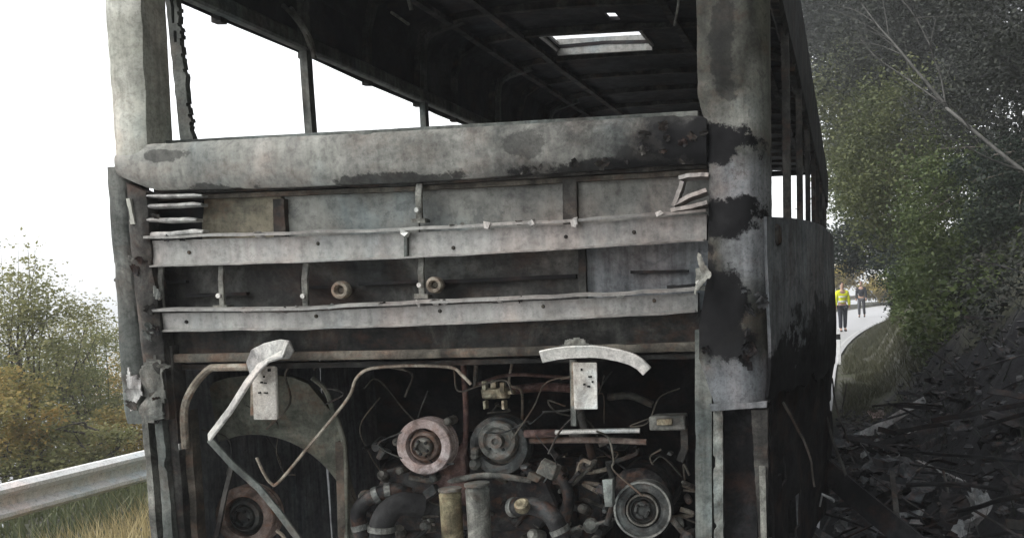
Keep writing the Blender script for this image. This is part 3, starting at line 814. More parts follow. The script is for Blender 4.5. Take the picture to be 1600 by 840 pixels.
# floor, bulkheads, chassis, front frame
MB().box((-1.2, 1.7, 1.12), (1.2, 11.9, 1.17)).build('floor', 'soot', bus)
MB().box((-1.18, 1.66, 0.35), (1.18, 1.69, 2.0)).build('engine_bulkhead', 'soot', bus)
MB().box((-1.2, 0.14, 1.72), (1.2, 1.66, 1.75)).build('engine_deck', 'soot', bus)
MB().box((-1.2, 0.18, 1.75), (1.2, 0.2, 2.33)).build('rear_bulkhead', 'soot', bus)
for sx in (-1, 1):
    MB().box((sx * 0.55 - 0.05, 0.3, 0.38), (sx * 0.55 + 0.05, 11.5, 0.56)).build('chassis_rail', 'soot', bus, bevel=0.01)
    MB().strip([(sx * 1.2, 11.75, 1.0), (sx * 1.18, 11.95, 2.0), (sx * 1.15, 11.9, 3.4)], (0, 1, 0), 0.09, 0.08).build('windscreen_post', 'dark_frame', bus)
MB().strip([(0.0, 12.0, 1.9), (0.0, 11.95, 3.5)], (1, 0, 0), 0.04, 0.05).build('windscreen_post', 'dark_frame', bus)
MB().box((-1.16, 11.85, 3.56), (1.2, 11.97, 3.64)).build('front_header', 'soot', bus, bevel=0.02)
MB().box((-1.22, 11.8, 0.4), (1.22, 12.0, 1.9)).build('front_panel', 'side_grey', bus, bevel=0.03)
MB().rail([(-1.15, 0, 3.6), (0, 0, 3.64), (1.2, 0, 3.6)], [(-1.15, 0, 3.48), (0, 0, 3.52), (1.2, 0, 3.48)], 0.1, 30, 5, 0.02, 0.006).build('rear_header', 'corner_dark', bus)
MB().rail(pl([(268, 985), (1108, 985)], 0.02), pl([(272, 1035), (1108, 1035)], 0.02), 0.08, 40, 5, 0.02, 0.01, 0.006).build('bumper_beam', 'dark_frame', bus)

# wires hanging from the ceiling
for pts, r in (([PZ(440, -6, 3.45), P(462, 24, 1.1), P(484, 60, 1.2), P(491, 92, 1.24)], 0.013), ([PZ(418, -10, 3.45), P(446, 12, 1.1), P(472, 44, 1.15), P(486, 76, 1.2)], 0.012),
               ([PZ(634, -25, 3.5), P(640, 4, 1.5), P(643, 16, 1.5)], 0.012), ([P(612, 20, 1.6), P(624, 28, 1.55), P(638, 38, 1.5)], 0.009),
               ([PZ(1062, -30, 3.5), P(1060, 5, 0.9), P(1054, 40, 0.9)], 0.006)):
    MB().tube(smooth_path(pts, 5), r, 6).build('hanging_wire', 'filter_grey', bus)

# ---- engine bay
# fan shroud at the left: plate with a round cut-out
cx_, cz_ = P(405, 850, 0.35).x, P(405, 850, 0.35).z
ra = P(405, 678, 0.35).z - cz_
mb = MB(); vs = []; fs = []
outer = pl([(552, 1030), (545, 840), (540, 690), (520, 640), (480, 592), (440, 585), (400, 585), (350, 590), (330, 600), (318, 640), (312, 700), (308, 840), (310, 1030)], 0.35)
outer = resample(outer, 40)
for k in range(41):
    g = -0.9 + (math.pi + 1.8) * k / 40
    o = outer[k]
    vs += [(cx_ + ra * math.cos(g) * 0.93, 0.35, cz_ + ra * math.sin(g)), (o.x, 0.33, o.z), (cx_ + ra * math.cos(g) * 0.93, 0.42, cz_ + ra * math.sin(g)), (o.x, 0.37, o.z)]
for k in range(40):
    a = 4 * k
    fs += [(a, a + 4, a + 5, a + 1), (a + 2, a + 3, a + 7, a + 6), (a, a + 2, a + 6, a + 4), (a + 1, a + 5, a + 7, a + 3)]
shroud = mb.add(vs, fs).build('fan_shroud', 'shroud', bus)
MB().tube(smooth_path(pl([(290, 700), (288, 640), (302, 604), (326, 577), (345, 574), (392, 573)], 0.03), 6), 0.015, 8).build('shroud_frame', 'rod_brown', shroud)
MB().tube(smooth_path(pl([(488, 590), (508, 608), (520, 640), (538, 700), (541, 840), (545, 1020)], 0.31), 6), 0.011, 8).build('shroud_frame', 'shroud', shroud)
MB().rail(pl([(524, 690), (528, 840), (530, 1020)], 0.3), pl([(536, 690), (540, 840), (542, 1020)], 0.3), 0.03, 20, 3, 0, 0.004, 0.004).build('shroud_edge', 'brown_frame', shroud)


def pulley(name, px, py, Y, Rpx, ringmat, midmat, hubmat, grooves=3, tilt=(0, -1, 0)):
    c0 = P(px, py, Y); r = (P(px + Rpx, py, Y) - c0).length
    prof = [(r * 0.62, -0.08), (r * 0.97, -0.08)]
    for g in range(grooves):
        z = -0.07 + g * 0.022
        prof += [(r, z), (r * 0.93, z + 0.008), (r, z + 0.016)]
    prof += [(r, 0.0), (r * 0.97, 0.008), (r * 0.8, 0.012), (r * 0.66, 0.008), (r * 0.64, -0.02)]
    root = MB().lathe(c0, prof, tilt, 40).build(name, ringmat, bus)
    MB().lathe(c0, [(r * 0.64, -0.025), (r * 0.55, -0.02), (r * 0.50, 0.005), (r * 0.42, 0.015), (r * 0.40, -0.005), (r * 0.3, -0.008)], tilt, 36).build('web', midmat, root)
    MB().lathe(c0, [(r * 0.32, -0.02), (r * 0.32, 0.012), (r * 0.28, 0.024), (r * 0.2, 0.026), (r * 0.18, 0.012), (0, 0.012)], tilt, 28).build('hub', hubmat, root)
    for k in range(5):
        g = 2 * math.pi * k / 5 + px
        b = c0 + Vector((math.cos(g) * r * 0.235, -0.03, math.sin(g) * r * 0.235))
        MB().lathe(b, [(0, 0.006), (0.006, 0.006), (0.007, 0), (0.007, -0.006)], n=6).build('bolt', 'mark_black', root)
    return root


pulley('pulley', 663, 697, 0.22, 43, 'pulley_pink', 'pulley_rust', 'pulley_grey')
pulley('pulley', 780, 696, 0.30, 46, 'pulley_dark', 'pulley_grey', 'pulley_rust')
pc = pulley('pulley', 1005, 795, 0.28, 43, 'pulley_dark', 'pulley_dark', 'pulley_dark')
c0 = P(1005, 795, 0.28); r_ = (P(1050, 795, 0.28) - c0).length
MB().lathe(c0, [(r_ * 0.93, -0.01), (r_ * 0.93, 0.018), (r_, 0.018), (r_, -0.02), (r_ * 0.93, -0.02)], n=40).build('rim', 'ring_bright', pc)
MB().lathe(c0, [(r_ * 0.5, 0.005), (r_ * 0.5, 0.022), (r_ * 0.56, 0.022), (r_ * 0.56, 0.0)], n=32).build('inner_ring', 'pulley_grey', pc)
pulley('pulley', 383, 806, 0.30, 46, 'pulley_rust', 'pulley_dark', 'pulley_dark')
c0 = P(778, 688, 0.27)
MB().lathe(c0, [(0.085, -0.06), (0.085, 0), (0.078, 0.012), (0.06, 0.014), (0.05, 0.0), (0.03, 0.0), (0.028, 0.03), (0.016, 0.034), (0.012, 0.02), (0, 0.02)], n=32).build('pump_cover', 'pulley_grey', bus)
for (x, y, r) in [(620, 690, 7), (700, 658, 8), (677, 747, 9), (742, 705, 8), (625, 735, 6), (742, 712, 6)]:
    c0 = P(x, y, 0.26)
    q = MB().lathe(c0, [(0, 0.014), (0.012, 0.014), (0.018, 0.006), (0.02, -0.06)], n=8).build('mounting_lug', 'pulley_grey', bus)

# engine block and covers
mb = MB()
mb.box((-0.62, 0.55, 0.35), (0.42, 1.5, 1.02)); eng = mb.build('engine_block', 'engine_dark', bus, bevel=0.03)
for k in range(7):
    x = -0.58 + k * 0.15
    MB().box((x, 0.5, 0.45 + 0.03 * (k % 3)), (x + 0.1, 0.56, 0.92), None, 0.012).build('cover_rib', 'engine_dark', eng, bevel=0.006)
MB().box(P(600, 790, 0.4), P(900, 1000, 0.4) + Vector((0, 0.12, 0)), None, 0.01).build('timing_cover', 'engine_dark', eng, bevel=0.02)
MB().prism(pl([(600, 735), (640, 725), (760, 730), (850, 742), (872, 790), (840, 830), (600, 830), (580, 780)], 0.34), 0.34, 0.42).build('front_plate', 'engine_dark', eng, bevel=0.01)
MB().prism(pl([(672, 740), (722, 690), (728, 740), (742, 790), (690, 790)], 0.3), 0.3, 0.36).build('pump_bracket', 'red_pipe', eng, bevel=0.006)

def can(x0, x1, yt, yb, Y, mat):
    a, b = P(x0, yt, Y), P(x1, yb, Y); r = (b.x - a.x) / 2
    c0 = Vector(((a.x + b.x) / 2, Y, b.z)); h = a.z - b.z
    o = MB().lathe(c0, [(0, 0), (r * 0.8, 0), (r, 0.015), (r, h * 0.86), (r * 1.03, h * 0.87), (r * 1.03, h * 0.92), (r * 0.96, h * 0.93), (r * 0.9, h), (0, h)], (0, 0, 1), 28).build('oil_filter', mat, bus)
    MB().lathe(c0, [(r * 1.02, h * 0.97), (r * 1.08, h * 0.98), (r * 1.08, h * 1.02), (r * 0.8, h * 1.03), (0, h * 1.03)], (0, 0, 1), 20).build('cap', 'pulley_grey', o)
can(687, 724, 764, 850, 0.2, 'filter_tan')
can(728, 768, 756, 850, 0.2, 'filter_grey')

# hoses
def hose(pts, r, mat, name='hose', Y=0.22, n=12, clamps=()):
    path = smooth_path([P(x, y, Y + dy) for (x, y, dy) in pts], 8)
    o = MB().tube(path, r, n).build(name, mat, bus)
    for i in clamps:
        k = int(i * (len(path) - 2)); d = (path[k + 1] - path[k]).normalized()
        MB().lathe(path[k], [(r * 0.99, -0.012), (r * 1.12, -0.012), (r * 1.12, 0.012), (r * 0.99, 0.012)], d, 16).build('clamp', 'ring_bright', o)
    return o
hose([(566, 838, 0), (560, 800, 0), (578, 778, 0), (610, 766, 0.02), (640, 772, 0.06)], 0.032, 'engine_dark', clamps=(0.1, 0.62, 0.75))
hose([(600, 860, -0.03), (598, 815, -0.03), (622, 788, 0), (660, 790, 0.06)], 0.05, 'rubber_burnt', clamps=(0.3,))
hose([(800, 792, 0.05), (832, 790, 0), (862, 806, -0.02), (882, 842, -0.02)], 0.038, 'engine_dark', clamps=(0.08, 0.95))
hose([(880, 820, 0.1), (888, 770, 0.1), (862, 730, 0.15), (830, 728, 0.2)], 0.026, 'engine_dark')
hose([(640, 745, 0.1), (690, 752, 0.1), (760, 742, 0.05), (830, 750, 0.1)], 0.013, 'pulley_grey', 'pipe')
hose([(724, 570, 0.1), (728, 640, 0.1), (726, 700, 0.1), (712, 760, 0.1)], 0.012, 'red_pipe', 'pipe')
hose([(744, 570, 0.1), (742, 604, 0.1)], 0.009, 'pulley_grey', 'pipe')
hose([(800, 566, 0.2), (796, 600, 0.2), (815, 612, 0.2), (815, 672, 0.2)], 0.006, 'rod_brown', 'pipe')
hose([(792, 610, 0.25), (850, 604, 0.25), (900, 606, 0.25), (935, 600, 0.3)], 0.02, 'red_pipe', 'pipe')
hose([(745, 600, 0.2), (800, 585, 0.2), (892, 590, 0.25)], 0.008, 'red_pipe', 'pipe')
hose([(820, 677, 0.05), (870, 676, 0.05)], 0.017, 'red_pipe', 'pipe')
hose([(868, 675, 0.04), (930, 673, 0.04), (1000, 672, 0.04)], 0.0105, 'bare_alloy', 'pipe')
hose([(820, 688, 0.1), (930, 687, 0.1), (1010, 690, 0.1)], 0.013, 'pulley_rust', 'pipe')
hose([(950, 620, 0.3), (985, 618, 0.3), (1020, 632, 0.3)], 0.016, 'brown_frame', 'pipe')
hose([(905, 640, 0.15), (922, 700, 0.15), (930, 740, 0.2)], 0.018, 'dark_frame', 'pipe')
hose([(950, 720, 0.2), (960, 770, 0.15), (948, 820, 0.1)], 0.014, 'dark_frame', 'pipe')
hose([(1050, 810, 0.1), (1075, 840, 0.1), (1085, 860, 0.1)], 0.014, 'pulley_grey', 'pipe')
# brass valve
vb = MB().box(P(752, 624, 0.16), P(790, 605, 0.16) + Vector((0, 0.05, 0)), None, 0.004).build('valve', 'brass', bus, bevel=0.006)
for (x, y, w_, h_) in [(756, 600, 6, 10), (770, 598, 8, 8), (784, 602, 6, 10), (757, 630, 4, 9), (786, 630, 4, 9), (798, 612, 9, 4)]:
    MB().box(P(x - w_ / 2, y + h_, 0.15), P(x + w_ / 2, y - h_ / 2, 0.15) + Vector((0, 0.03, 0)), None, 0.002).build('fitting', 'brass', vb, bevel=0.002)
# control box at the right
cb = MB().box(P(1016, 672, 0.2), P(1070, 650, 0.2) + Vector((0, 0.1, 0)), None, 0.004).build('control_box', 'filter_grey', bus, bevel=0.005)
MB().box(P(1026, 664, 0.19), P(1050, 654, 0.19) + Vector((0, 0.015, 0))).build('cover', 'brass', cb, bevel=0.002)
MB().strip(pl([(1068, 650), (1070, 700), (1062, 720)], 0.25), (1, 0, 0), 0.03, 0.01).build('box_bracket', 'dark_frame', cb)
# alternator body behind pulley C and small parts
MB().lathe(P(1005, 770, 0.5), [(0, 0.14), (0.1, 0.14), (0.135, 0.1), (0.14, -0.2), (0, -0.2)], n=24).build('alternator', 'engine_dark', bus)
MB().box(P(944, 790, 0.2), P(956, 750, 0.2) + Vector((0, 0.03, 0)), None, 0.004).build('bracket', 'filter_grey', bus)
MB().lathe(P(815, 787, 0.14), [(0, 0.01), (0.02, 0.012), (0.03, 0.006), (0.032, -0.02), (0.02, -0.04)], (0, -0.6, 0.8), 16).build('cap', 'brass', bus)
MB().box(P(842, 745, 0.2), P(868, 722, 0.2) + Vector((0, 0.05, 0)), Matrix.Rotation(0.4, 3, 'Y'), 0.006).build('bracket', 'pulley_grey', bus, bevel=0.004)
random.seed(21)
for k in range(190):
    x, y = random.uniform(560, 1080), random.uniform(690, 850)
    if (abs(x - 663) < 60 and y < 760) or (abs(x - 1005) < 55 and y > 735): continue
    Y = random.uniform(0.28, 0.5); c0 = P(x, y, Y); s = random.uniform(0.006, 0.034)
    if k % 3 == 0:
        MB().lathe(c0, [(0, 0.03), (s * 0.6, 0.03), (s, 0.015), (s, -0.06)], (random.uniform(-.5, .5), -1, random.uniform(-.3, .6)), 10).build('bolt', random.choice(['engine_dark', 'pulley_dark', 'pulley_grey', 'filter_grey']), bus)
    elif k % 3 == 1:
        MB().box(c0 - Vector((s, 0.03, s * 0.6)), c0 + Vector((s, 0.03, s * 0.6)), Matrix.Rotation(random.uniform(-1, 1), 3, 'Y'), 0.005).build('bracket', random.choice(['engine_dark', 'brown_frame', 'pulley_dark']), bus, bevel=0.003)
    else:
        q = [c0, c0 + Vector((random.uniform(-.08, .08), 0.02, random.uniform(-.05, .05))), c0 + Vector((random.uniform(-.16, .16), 0.05, random.uniform(-.14, .05)))]
        MB().tube(smooth_path(q, 5), random.uniform(0.003, 0.011), 6).build('pipe', random.choice(['engine_dark', 'dark_frame', 'brown_frame', 'pulley_grey', 'rod_brown']), bus)

for k in range(26):      # loose burnt wires looping through the bay
    x, y = random.uniform(300, 1070), random.uniform(575, 700)
    q = [P(x, y, random.uniform(0.15, 0.5))]
    for _ in range(4): q.append(q[-1] + Vector((random.uniform(-.12, .12), random.uniform(-.03, .05), random.uniform(-.14, .05))))
    MB().tube(smooth_path(q, 5), random.uniform(0.002, 0.005), 5).build('burnt_wire', random.choice(['dark_frame', 'brown_frame', 'pulley_dark']), bus)
# bent rods across the bay
MB().tube(smooth_path(pl([(401, 714), (412, 738), (424, 755), (436, 752), (480, 700), (530, 640), (548, 614), (556, 592), (574, 577), (610, 572), (660, 571), (706, 574), (722, 586), (736, 600)], 0.06), 6), 0.0065, 6).build('bent_rod', 'rod_brown', bus)
MB().strip(pl([(328, 686), (362, 724), (405, 762), (436, 800), (470, 846), (500, 900)], 0.02), (1, 0, 0.6), 0.026, 0.01).build('diagonal_bar', 'left_edge', bus)
MB().strip(pl([(364, 724), (352, 770), (336, 850), (330, 950)], 0.1), (1, 0, 0), 0.018, 0.01).build('diagonal_bar', 'dark_frame', bus)
MB().tube(smooth_path(pl([(432, 828), (442, 836), (450, 850)], 0.15), 3), 0.008, 6).build('pipe', 'rod_brown', bus)

# hinge tags with marks, and the alloy strips torn off above them
def tagplate(p0, p1, Y, marks):
    o = MB().box(P(p0[0], p1[1], Y), P(p1[0], p0[1], Y) + Vector((0, 0.012, 0)), Matrix.Rotation(0.03, 3, 'Y'), 0.003).build('hinge_plate', 'tag_white', bus, bevel=0.003)
    MB().rail(pl([(p0[0] - 5, p0[1]), (p0[0] - 6, p1[1] - 6)], Y + 0.02), pl([(p0[0] + 3, p0[1]), (p0[0] + 3, p1[1] - 6)], Y + 0.02), 0.02, 6, 3).build('flange', 'rod_brown', o)
    for (x, y, w_, h_) in marks:
        c0 = P(x, y, Y)
        MB().box(c0 - Vector((w_ * 0.0012, 0.005, h_ * 0.0012)), c0 + Vector((w_ * 0.0012, 0.006, h_ * 0.0012)), None, 0.001).build('mark', 'mark_black', o)
tagplate((397, 572), (429, 655), 0.0, [(405, 577, 4, 3), (421, 578, 5, 4), (413, 588, 2, 3), (409, 597, 3, 3), (415, 598, 4, 2), (406, 613, 4, 3), (416, 613, 7, 2)])
tagplate((898, 566), (931, 640), 0.0, [(909, 577, 3, 4), (922, 588, 5, 3), (913, 600, 3, 3), (920, 603, 4, 3), (926, 596, 2, 3)])
MB().strip(pl([(449, 534), (442, 553), (424, 560), (404, 575), (386, 598), (360, 640), (327, 684)], -0.06), (0.8, -0.5, 0.2), 0.045, 0.012, 0.001, widths=[0.03, 0.06, 0.066, 0.066, 0.052, 0.05, 0.05]).build('torn_trim', 'bare_alloy', bus, bevel=0.003)
MB().prism(pl([(384, 566), (392, 546), (412, 536), (436, 530), (451, 532), (458, 548), (450, 560), (428, 561), (408, 574), (392, 592)], -0.03), -0.03, -0.018).build('torn_trim', 'strip_light', bus, bevel=0.002)
MB().strip(smooth_path(pl([(845, 557), (870, 552), (905, 549), (940, 550), (975, 557), (998, 567), (1011, 580)], -0.05), 4), (0, -0.25, 1), 0.048, 0.012, 0.001).build('torn_trim', 'bare_alloy', bus, bevel=0.002)
crum(872, 526, 930, 552, -0.02, 0.02, 63, 'filter_grey', 'torn_trim')
MB().rail(pl([(890, 562), (892, 665)], 0.05), pl([(899, 562), (900, 665)], 0.05), 0.02, 10, 3).build('flange', 'filter_grey', bus)
crum(1085, 395, 1108, 460, -0.03, 0.03, 66, 'filter_grey', 'torn_trim')

# curled flakes of burnt skin and blistered filler
random.seed(77)
def flake(px, py, Y, sx, sz, mat, name='burnt_flake'):
    c0 = P(px, py, Y); sd_ = random.uniform(0, 50); an = random.uniform(-0.8, 0.8)
    def fn(u, v):
        x, z = (u - .5) * sx, (v - .5) * sz
        q = Vector((x * math.cos(an) - z * math.sin(an), 0, x * math.sin(an) + z * math.cos(an)))
        q.y = -0.35 * sx * (v - .2) ** 2 * 2 + 0.25 * sx * nz((u * 2, v * 2, sd_), 1.3)
        return c0 + q
    MB().sheet(fn, 6, 6, 0.003, hole=lambda u, v: (u - .5) ** 2 + (v - .5) ** 2 > 0.2 + 0.2 * nz((u * 3, v * 3, sd_))).build(name, mat, bus)
for k in range(12):
    flake(random.uniform(1096, 1192), random.uniform(440, 575), -0.022, random.uniform(0.02, 0.06), random.uniform(0.02, 0.07), random.choice(['soot', 'soot', 'dark_frame', 'char_debris']))
for k in range(20):
    x = random.uniform(820, 1100)
    flake(x, np.interp(x, [820, 1100], [268, 252]) - random.uniform(0, 60) * (1 if x > 1000 else 0.15), -0.03, random.uniform(0.015, 0.05), random.uniform(0.015, 0.04), random.choice(['soot', 'dark_frame', 'dark_frame']))
for k in range(22):
    x = random.uniform(240, 1080)
    y = random.choice([np.interp(x, [240, 1100], [375, 334]), np.interp(x, [245, 1090], [489, 457])])
    flake(x, y, -0.02, random.uniform(0.015, 0.05), random.uniform(0.01, 0.03), random.choice(['bar_metal', 'dark_frame', 'strip_light']))
for k in range(16):
    flake(random.uniform(205, 262), random.uniform(300, 660), -0.03, random.uniform(0.015, 0.05), random.uniform(0.02, 0.06), random.choice(['dark_frame', 'left_edge', 'filter_grey', 'soot']))

# ------------------------------------------------------------------ guardrail along the valley side
gr = empty('guardrail', (-5.7, 5, -0.4))
tag(gr, 'galvanised steel crash barrier along the outer edge of the road', 'guardrail')
WPROF = [(-0.005, 0.158), (0.03, 0.155), (0.085, 0.118), (0.085, 0.086), (0.004, 0.034), (0.004, -0.034), (0.085, -0.086), (0.085, -0.118), (0.03, -0.155), (-0.005, -0.158)]
def gpoint(y):
    nrm = Vector((1, -bend(y), 0)).normalized()
    p = Vector((edge_r(y), y, 0)) - nrm * 6.95
    k = max(0.0, min(1, (28 - y) / 16))
    p.z = road_z(y) + 0.62 - 0.45 * k
    return p, nrm
ystep = [-14 + 4 * k for k in range(25)]
for y0, y1 in zip(ystep[:-1], ystep[1:]):
    mb = MB(); vs = []; fs = []
    m = len(WPROF)
    for i in range(5):
        y = y0 + (y1 - y0 + 0.12) * i / 4
        p, nrm = gpoint(y)
        for (d_, z_) in WPROF: vs.append(p + nrm * (d_ + (0.004 if i == 4 else 0)) + Vector((0, 0, z_)))
    for i in range(5):
        y = y0 + (y1 - y0 + 0.12) * i / 4
        p, nrm = gpoint(y)
        for (d_, z_) in WPROF: vs.append(p + nrm * (d_ - 0.006) + Vector((0, 0, z_)))
    for s in (0, 5 * m):
        for i in range(4):
            for j in range(m - 1):
                fs.append((s + i * m + j, s + i * m + j + 1, s + (i + 1) * m + j + 1, s + (i + 1) * m + j))
    mb.add(vs, fs, False); rb = mb.build('rail_beam', 'galvanised', gr, fix=False)
    for (dy, dz) in ((0.03, 0.1), (0.03, -0.1), (0.09, 0.0), (0.6, 0.0)):      # splice and post bolts
        p, nrm = gpoint(y0 + dy)
        MB().lathe(p + nrm * (0.088 if dz else 0.006) + Vector((0, 0, dz)), [(0, 0.012), (0.012, 0.01), (0.017, 0.0)], nrm, 8).build('bolt', 'filter_grey', rb)
    for yy in (y0 + 0.6,):
        p, nrm = gpoint(yy); p = p - nrm * 0.09
        rot = Matrix.Rotation(-math.atan(bend(yy)), 3, 'Z')
        MB().box(p + Vector((-0.05, -0.03, -0.95)), p + Vector((0.05, 0.03, 0.16)), rot).build('post', 'galvanised', gr, bevel=0.006)

# ------------------------------------------------------------------ vegetation
def leaves(name, pts, size, mat, parent=None, seed=0, flat=0.5, narrow=0.55, base=None):
    r = np.random.default_rng(seed)
    n = len(pts)
    pts = np.asarray(pts, dtype=np.float64)
    a = r.normal(size=(n, 3)); a[:, 2] *= 1 - flat
    a /= np.linalg.norm(a, axis=1)[:, None]
    b = r.normal(size=(n, 3)); b[:, 2] *= 1 - flat; b -= a * np.sum(a * b, axis=1)[:, None]; b /= np.linalg.norm(b, axis=1)[:, None]
    s = size * r.uniform(0.55, 1.3, n)[:, None]
    cr = np.cross(a, b)
    V = np.empty((n, 4, 3))
    V[:, 0] = pts - a * s * 0.5; V[:, 1] = pts + b * s * narrow * 0.5 + cr * s * 0.08
    V[:, 2] = pts + a * s * 0.5; V[:, 3] = pts - b * s * narrow * 0.5 + cr * s * 0.08
    off = np.array(base if base is not None else (0, 0, 0))
    me = bpy.data.meshes.new(name)
    me.vertices.add(n * 4); me.loops.add(n * 4); me.polygons.add(n)
    me.vertices.foreach_set('co', (V - off).reshape(-1))
    me.loops.foreach_set('vertex_index', np.arange(n * 4, dtype=np.int32))
    me.polygons.foreach_set('loop_start', np.arange(0, n * 4, 4, dtype=np.int32))
    me.polygons.foreach_set('loop_total', np.full(n, 4, dtype=np.int32))
    me.update(); me.validate()
    me.materials.append(M[mat])
    o = bpy.data.objects.new(name, me); COL.objects.link(o)
    if parent is not None: o.parent = parent
    else: o.location = off
    return o


def tree(name, label, cat, group, base, crown, rad, mat, nclump, per, size, seed, barkm='bark', trunk_r=0.08, stems=1, spread=0.34, shell=0.55):
    r = np.random.default_rng(seed)
    base = Vector(base); crown = Vector(crown)
    root = empty(name, base)
    tag(root, label, cat, group)
    C = []
    while len(C) < nclump:
        d = r.normal(size=3); d /= np.linalg.norm(d)
        k = (shell + (1 - shell) * r.random()) * (0.8 + 0.3 * noise.noise(Vector(d * 1.7 + seed)))
        C.append(np.array(crown) + d * np.array(rad) * k)
    C = np.array(C)
    cs = r.uniform(0.5, 1.25, len(C)) * spread * (sum(rad) / 3)
    idx = np.repeat(np.arange(len(C)), per)
    off = r.normal(size=(len(idx), 3)) * 0.55
    pts = C[idx] + off * cs[idx][:, None] * np.array([1, 1, 0.72])
    keep = np.ones(len(pts), bool)
    leaves('crown', pts[keep], size, mat, root, seed + 1, base=base)
    mb = MB()
    for s in range(stems):
        b0 = base + Vector((r.uniform(-.2, .2), r.uniform(-.2, .2), -0.3)) * (1 if stems > 1 else 0.2)
        t1 = base.lerp(crown, 0.55) + Vector(r.normal(size=3)) * 0.15 * rad[0] * (1.5 if stems > 1 else 0.6)
        t2 = crown + Vector((0, 0, rad[2] * 0.45)) + Vector(r.normal(size=3)) * 0.2 * rad[0]
        mb.tube(smooth_path([b0, b0.lerp(t1, 0.5) + Vector(r.normal(size=3)) * 0.08, t1, t2], 5), [trunk_r * (1 - 0.85 * i / 15) for i in range(16)], 7)
        for k in range(min(14, len(C)) // stems):
            e = Vector(C[r.integers(len(C))])
            s0 = b0.lerp(t1, r.uniform(0.6, 1.0)) if r.random() < 0.5 else t1.lerp(t2, r.uniform(0, 0.6))
            mid = s0.lerp(e, 0.5) + Vector(r.normal(size=3)) * 0.1 * rad[0]
            mb.tube(smooth_path([s0, mid, e], 4), [trunk_r * 0.4 * (1 - 0.85 * i / 8) for i in range(9)], 5)
    mb.build('trunk', barkm, root, fix=False)
    return root


def on_ground(x, y): return Vector((x, y, hgt(x, y)))


def at_depth(px, py, Y): return P(px, py, Y)

# left of the road, below the barrier
L = [
    # px, py crown centre, Y, radii, mat, label
    (25, 545, 9.0, (1.25, 1.2, 1.35), 'leaf_pale', 'olive green bush at the far left, tallest behind the barrier', 34, 330),
    (95, 600, 10.5, (1.15, 1.1, 1.15), 'leaf_moss', 'rounded dark green bush in the middle of the left verge thicket', 30, 330),
    (178, 620, 12.5, (0.95, 1.2, 0.95), 'leaf_autumn', 'ochre autumn bush next to the left corner of the bus', 30, 300),
    (20, 660, 7.2, (0.8, 0.7, 0.7), 'leaf_autumn', 'orange brown shrub at the left frame edge right behind the barrier', 22, 300),
    (110, 705, 7.8, (0.9, 0.7, 0.5), 'leaf_pale', 'low olive shrub pressed against the back of the barrier', 22, 280),
    (190, 690, 9.0, (0.7, 0.7, 0.55), 'leaf_autumn', 'low rust coloured shrub where the barrier meets the bus', 20, 280),
    (60, 735, 7.2, (1.0, 0.6, 0.45), 'leaf_pale', 'low leafy growth under the barrier beam, left half', 24, 260),
    (165, 745, 8.2, (0.9, 0.6, 0.4), 'leaf_autumn', 'low leafy growth under the barrier beam, right half', 24, 260),
    (60, 640, 11.0, (1.2, 1.0, 0.9), 'leaf_pale', 'yellow green bush filling the gap between the two tallest left bushes', 26, 260),
    (150, 560, 14.5, (1.2, 1.1, 0.9), 'leaf_pale', 'pale bush furthest back left of the bus corner', 30, 260),
    (-90, 560, 8.5, (1.3, 1.2, 1.5), 'leaf_pale', 'olive bush mostly cut off by the left frame edge', 26, 300),
]
for i, (px, py, Y, rad, mat, lab, nc, per) in enumerate(L):
    c0 = at_depth(px, py, Y)
    b0 = on_ground(c0.x, c0.y); b0.z = min(b0.z, c0.z - rad[2])
    tree('autumn_bush', lab, 'bush', 'bushes behind the left barrier', b0, c0, rad, mat, nc, per, 0.055, 100 + i, 'bark', 0.05, 3)
# sparse twigs above them
for i, (px, py, Y, lab) in enumerate([(40, 430, 9.2, 'thin sapling with a few leaves sticking up at the far left'), (120, 500, 11.0, 'thin sparse sapling rising between the left bushes')]):
    c0 = at_depth(px, py, Y); b0 = on_ground(c0.x, c0.y); b0.z = min(b0.z, c0.z - 2)
    tree('sapling', lab, 'sapling', 'saplings behind the left barrier', b0, c0, (0.75, 0.6, 0.6), 'leaf_pale', 22, 18, 0.06, 150 + i, 'bark', 0.025, 2, 0.3, 0.2)

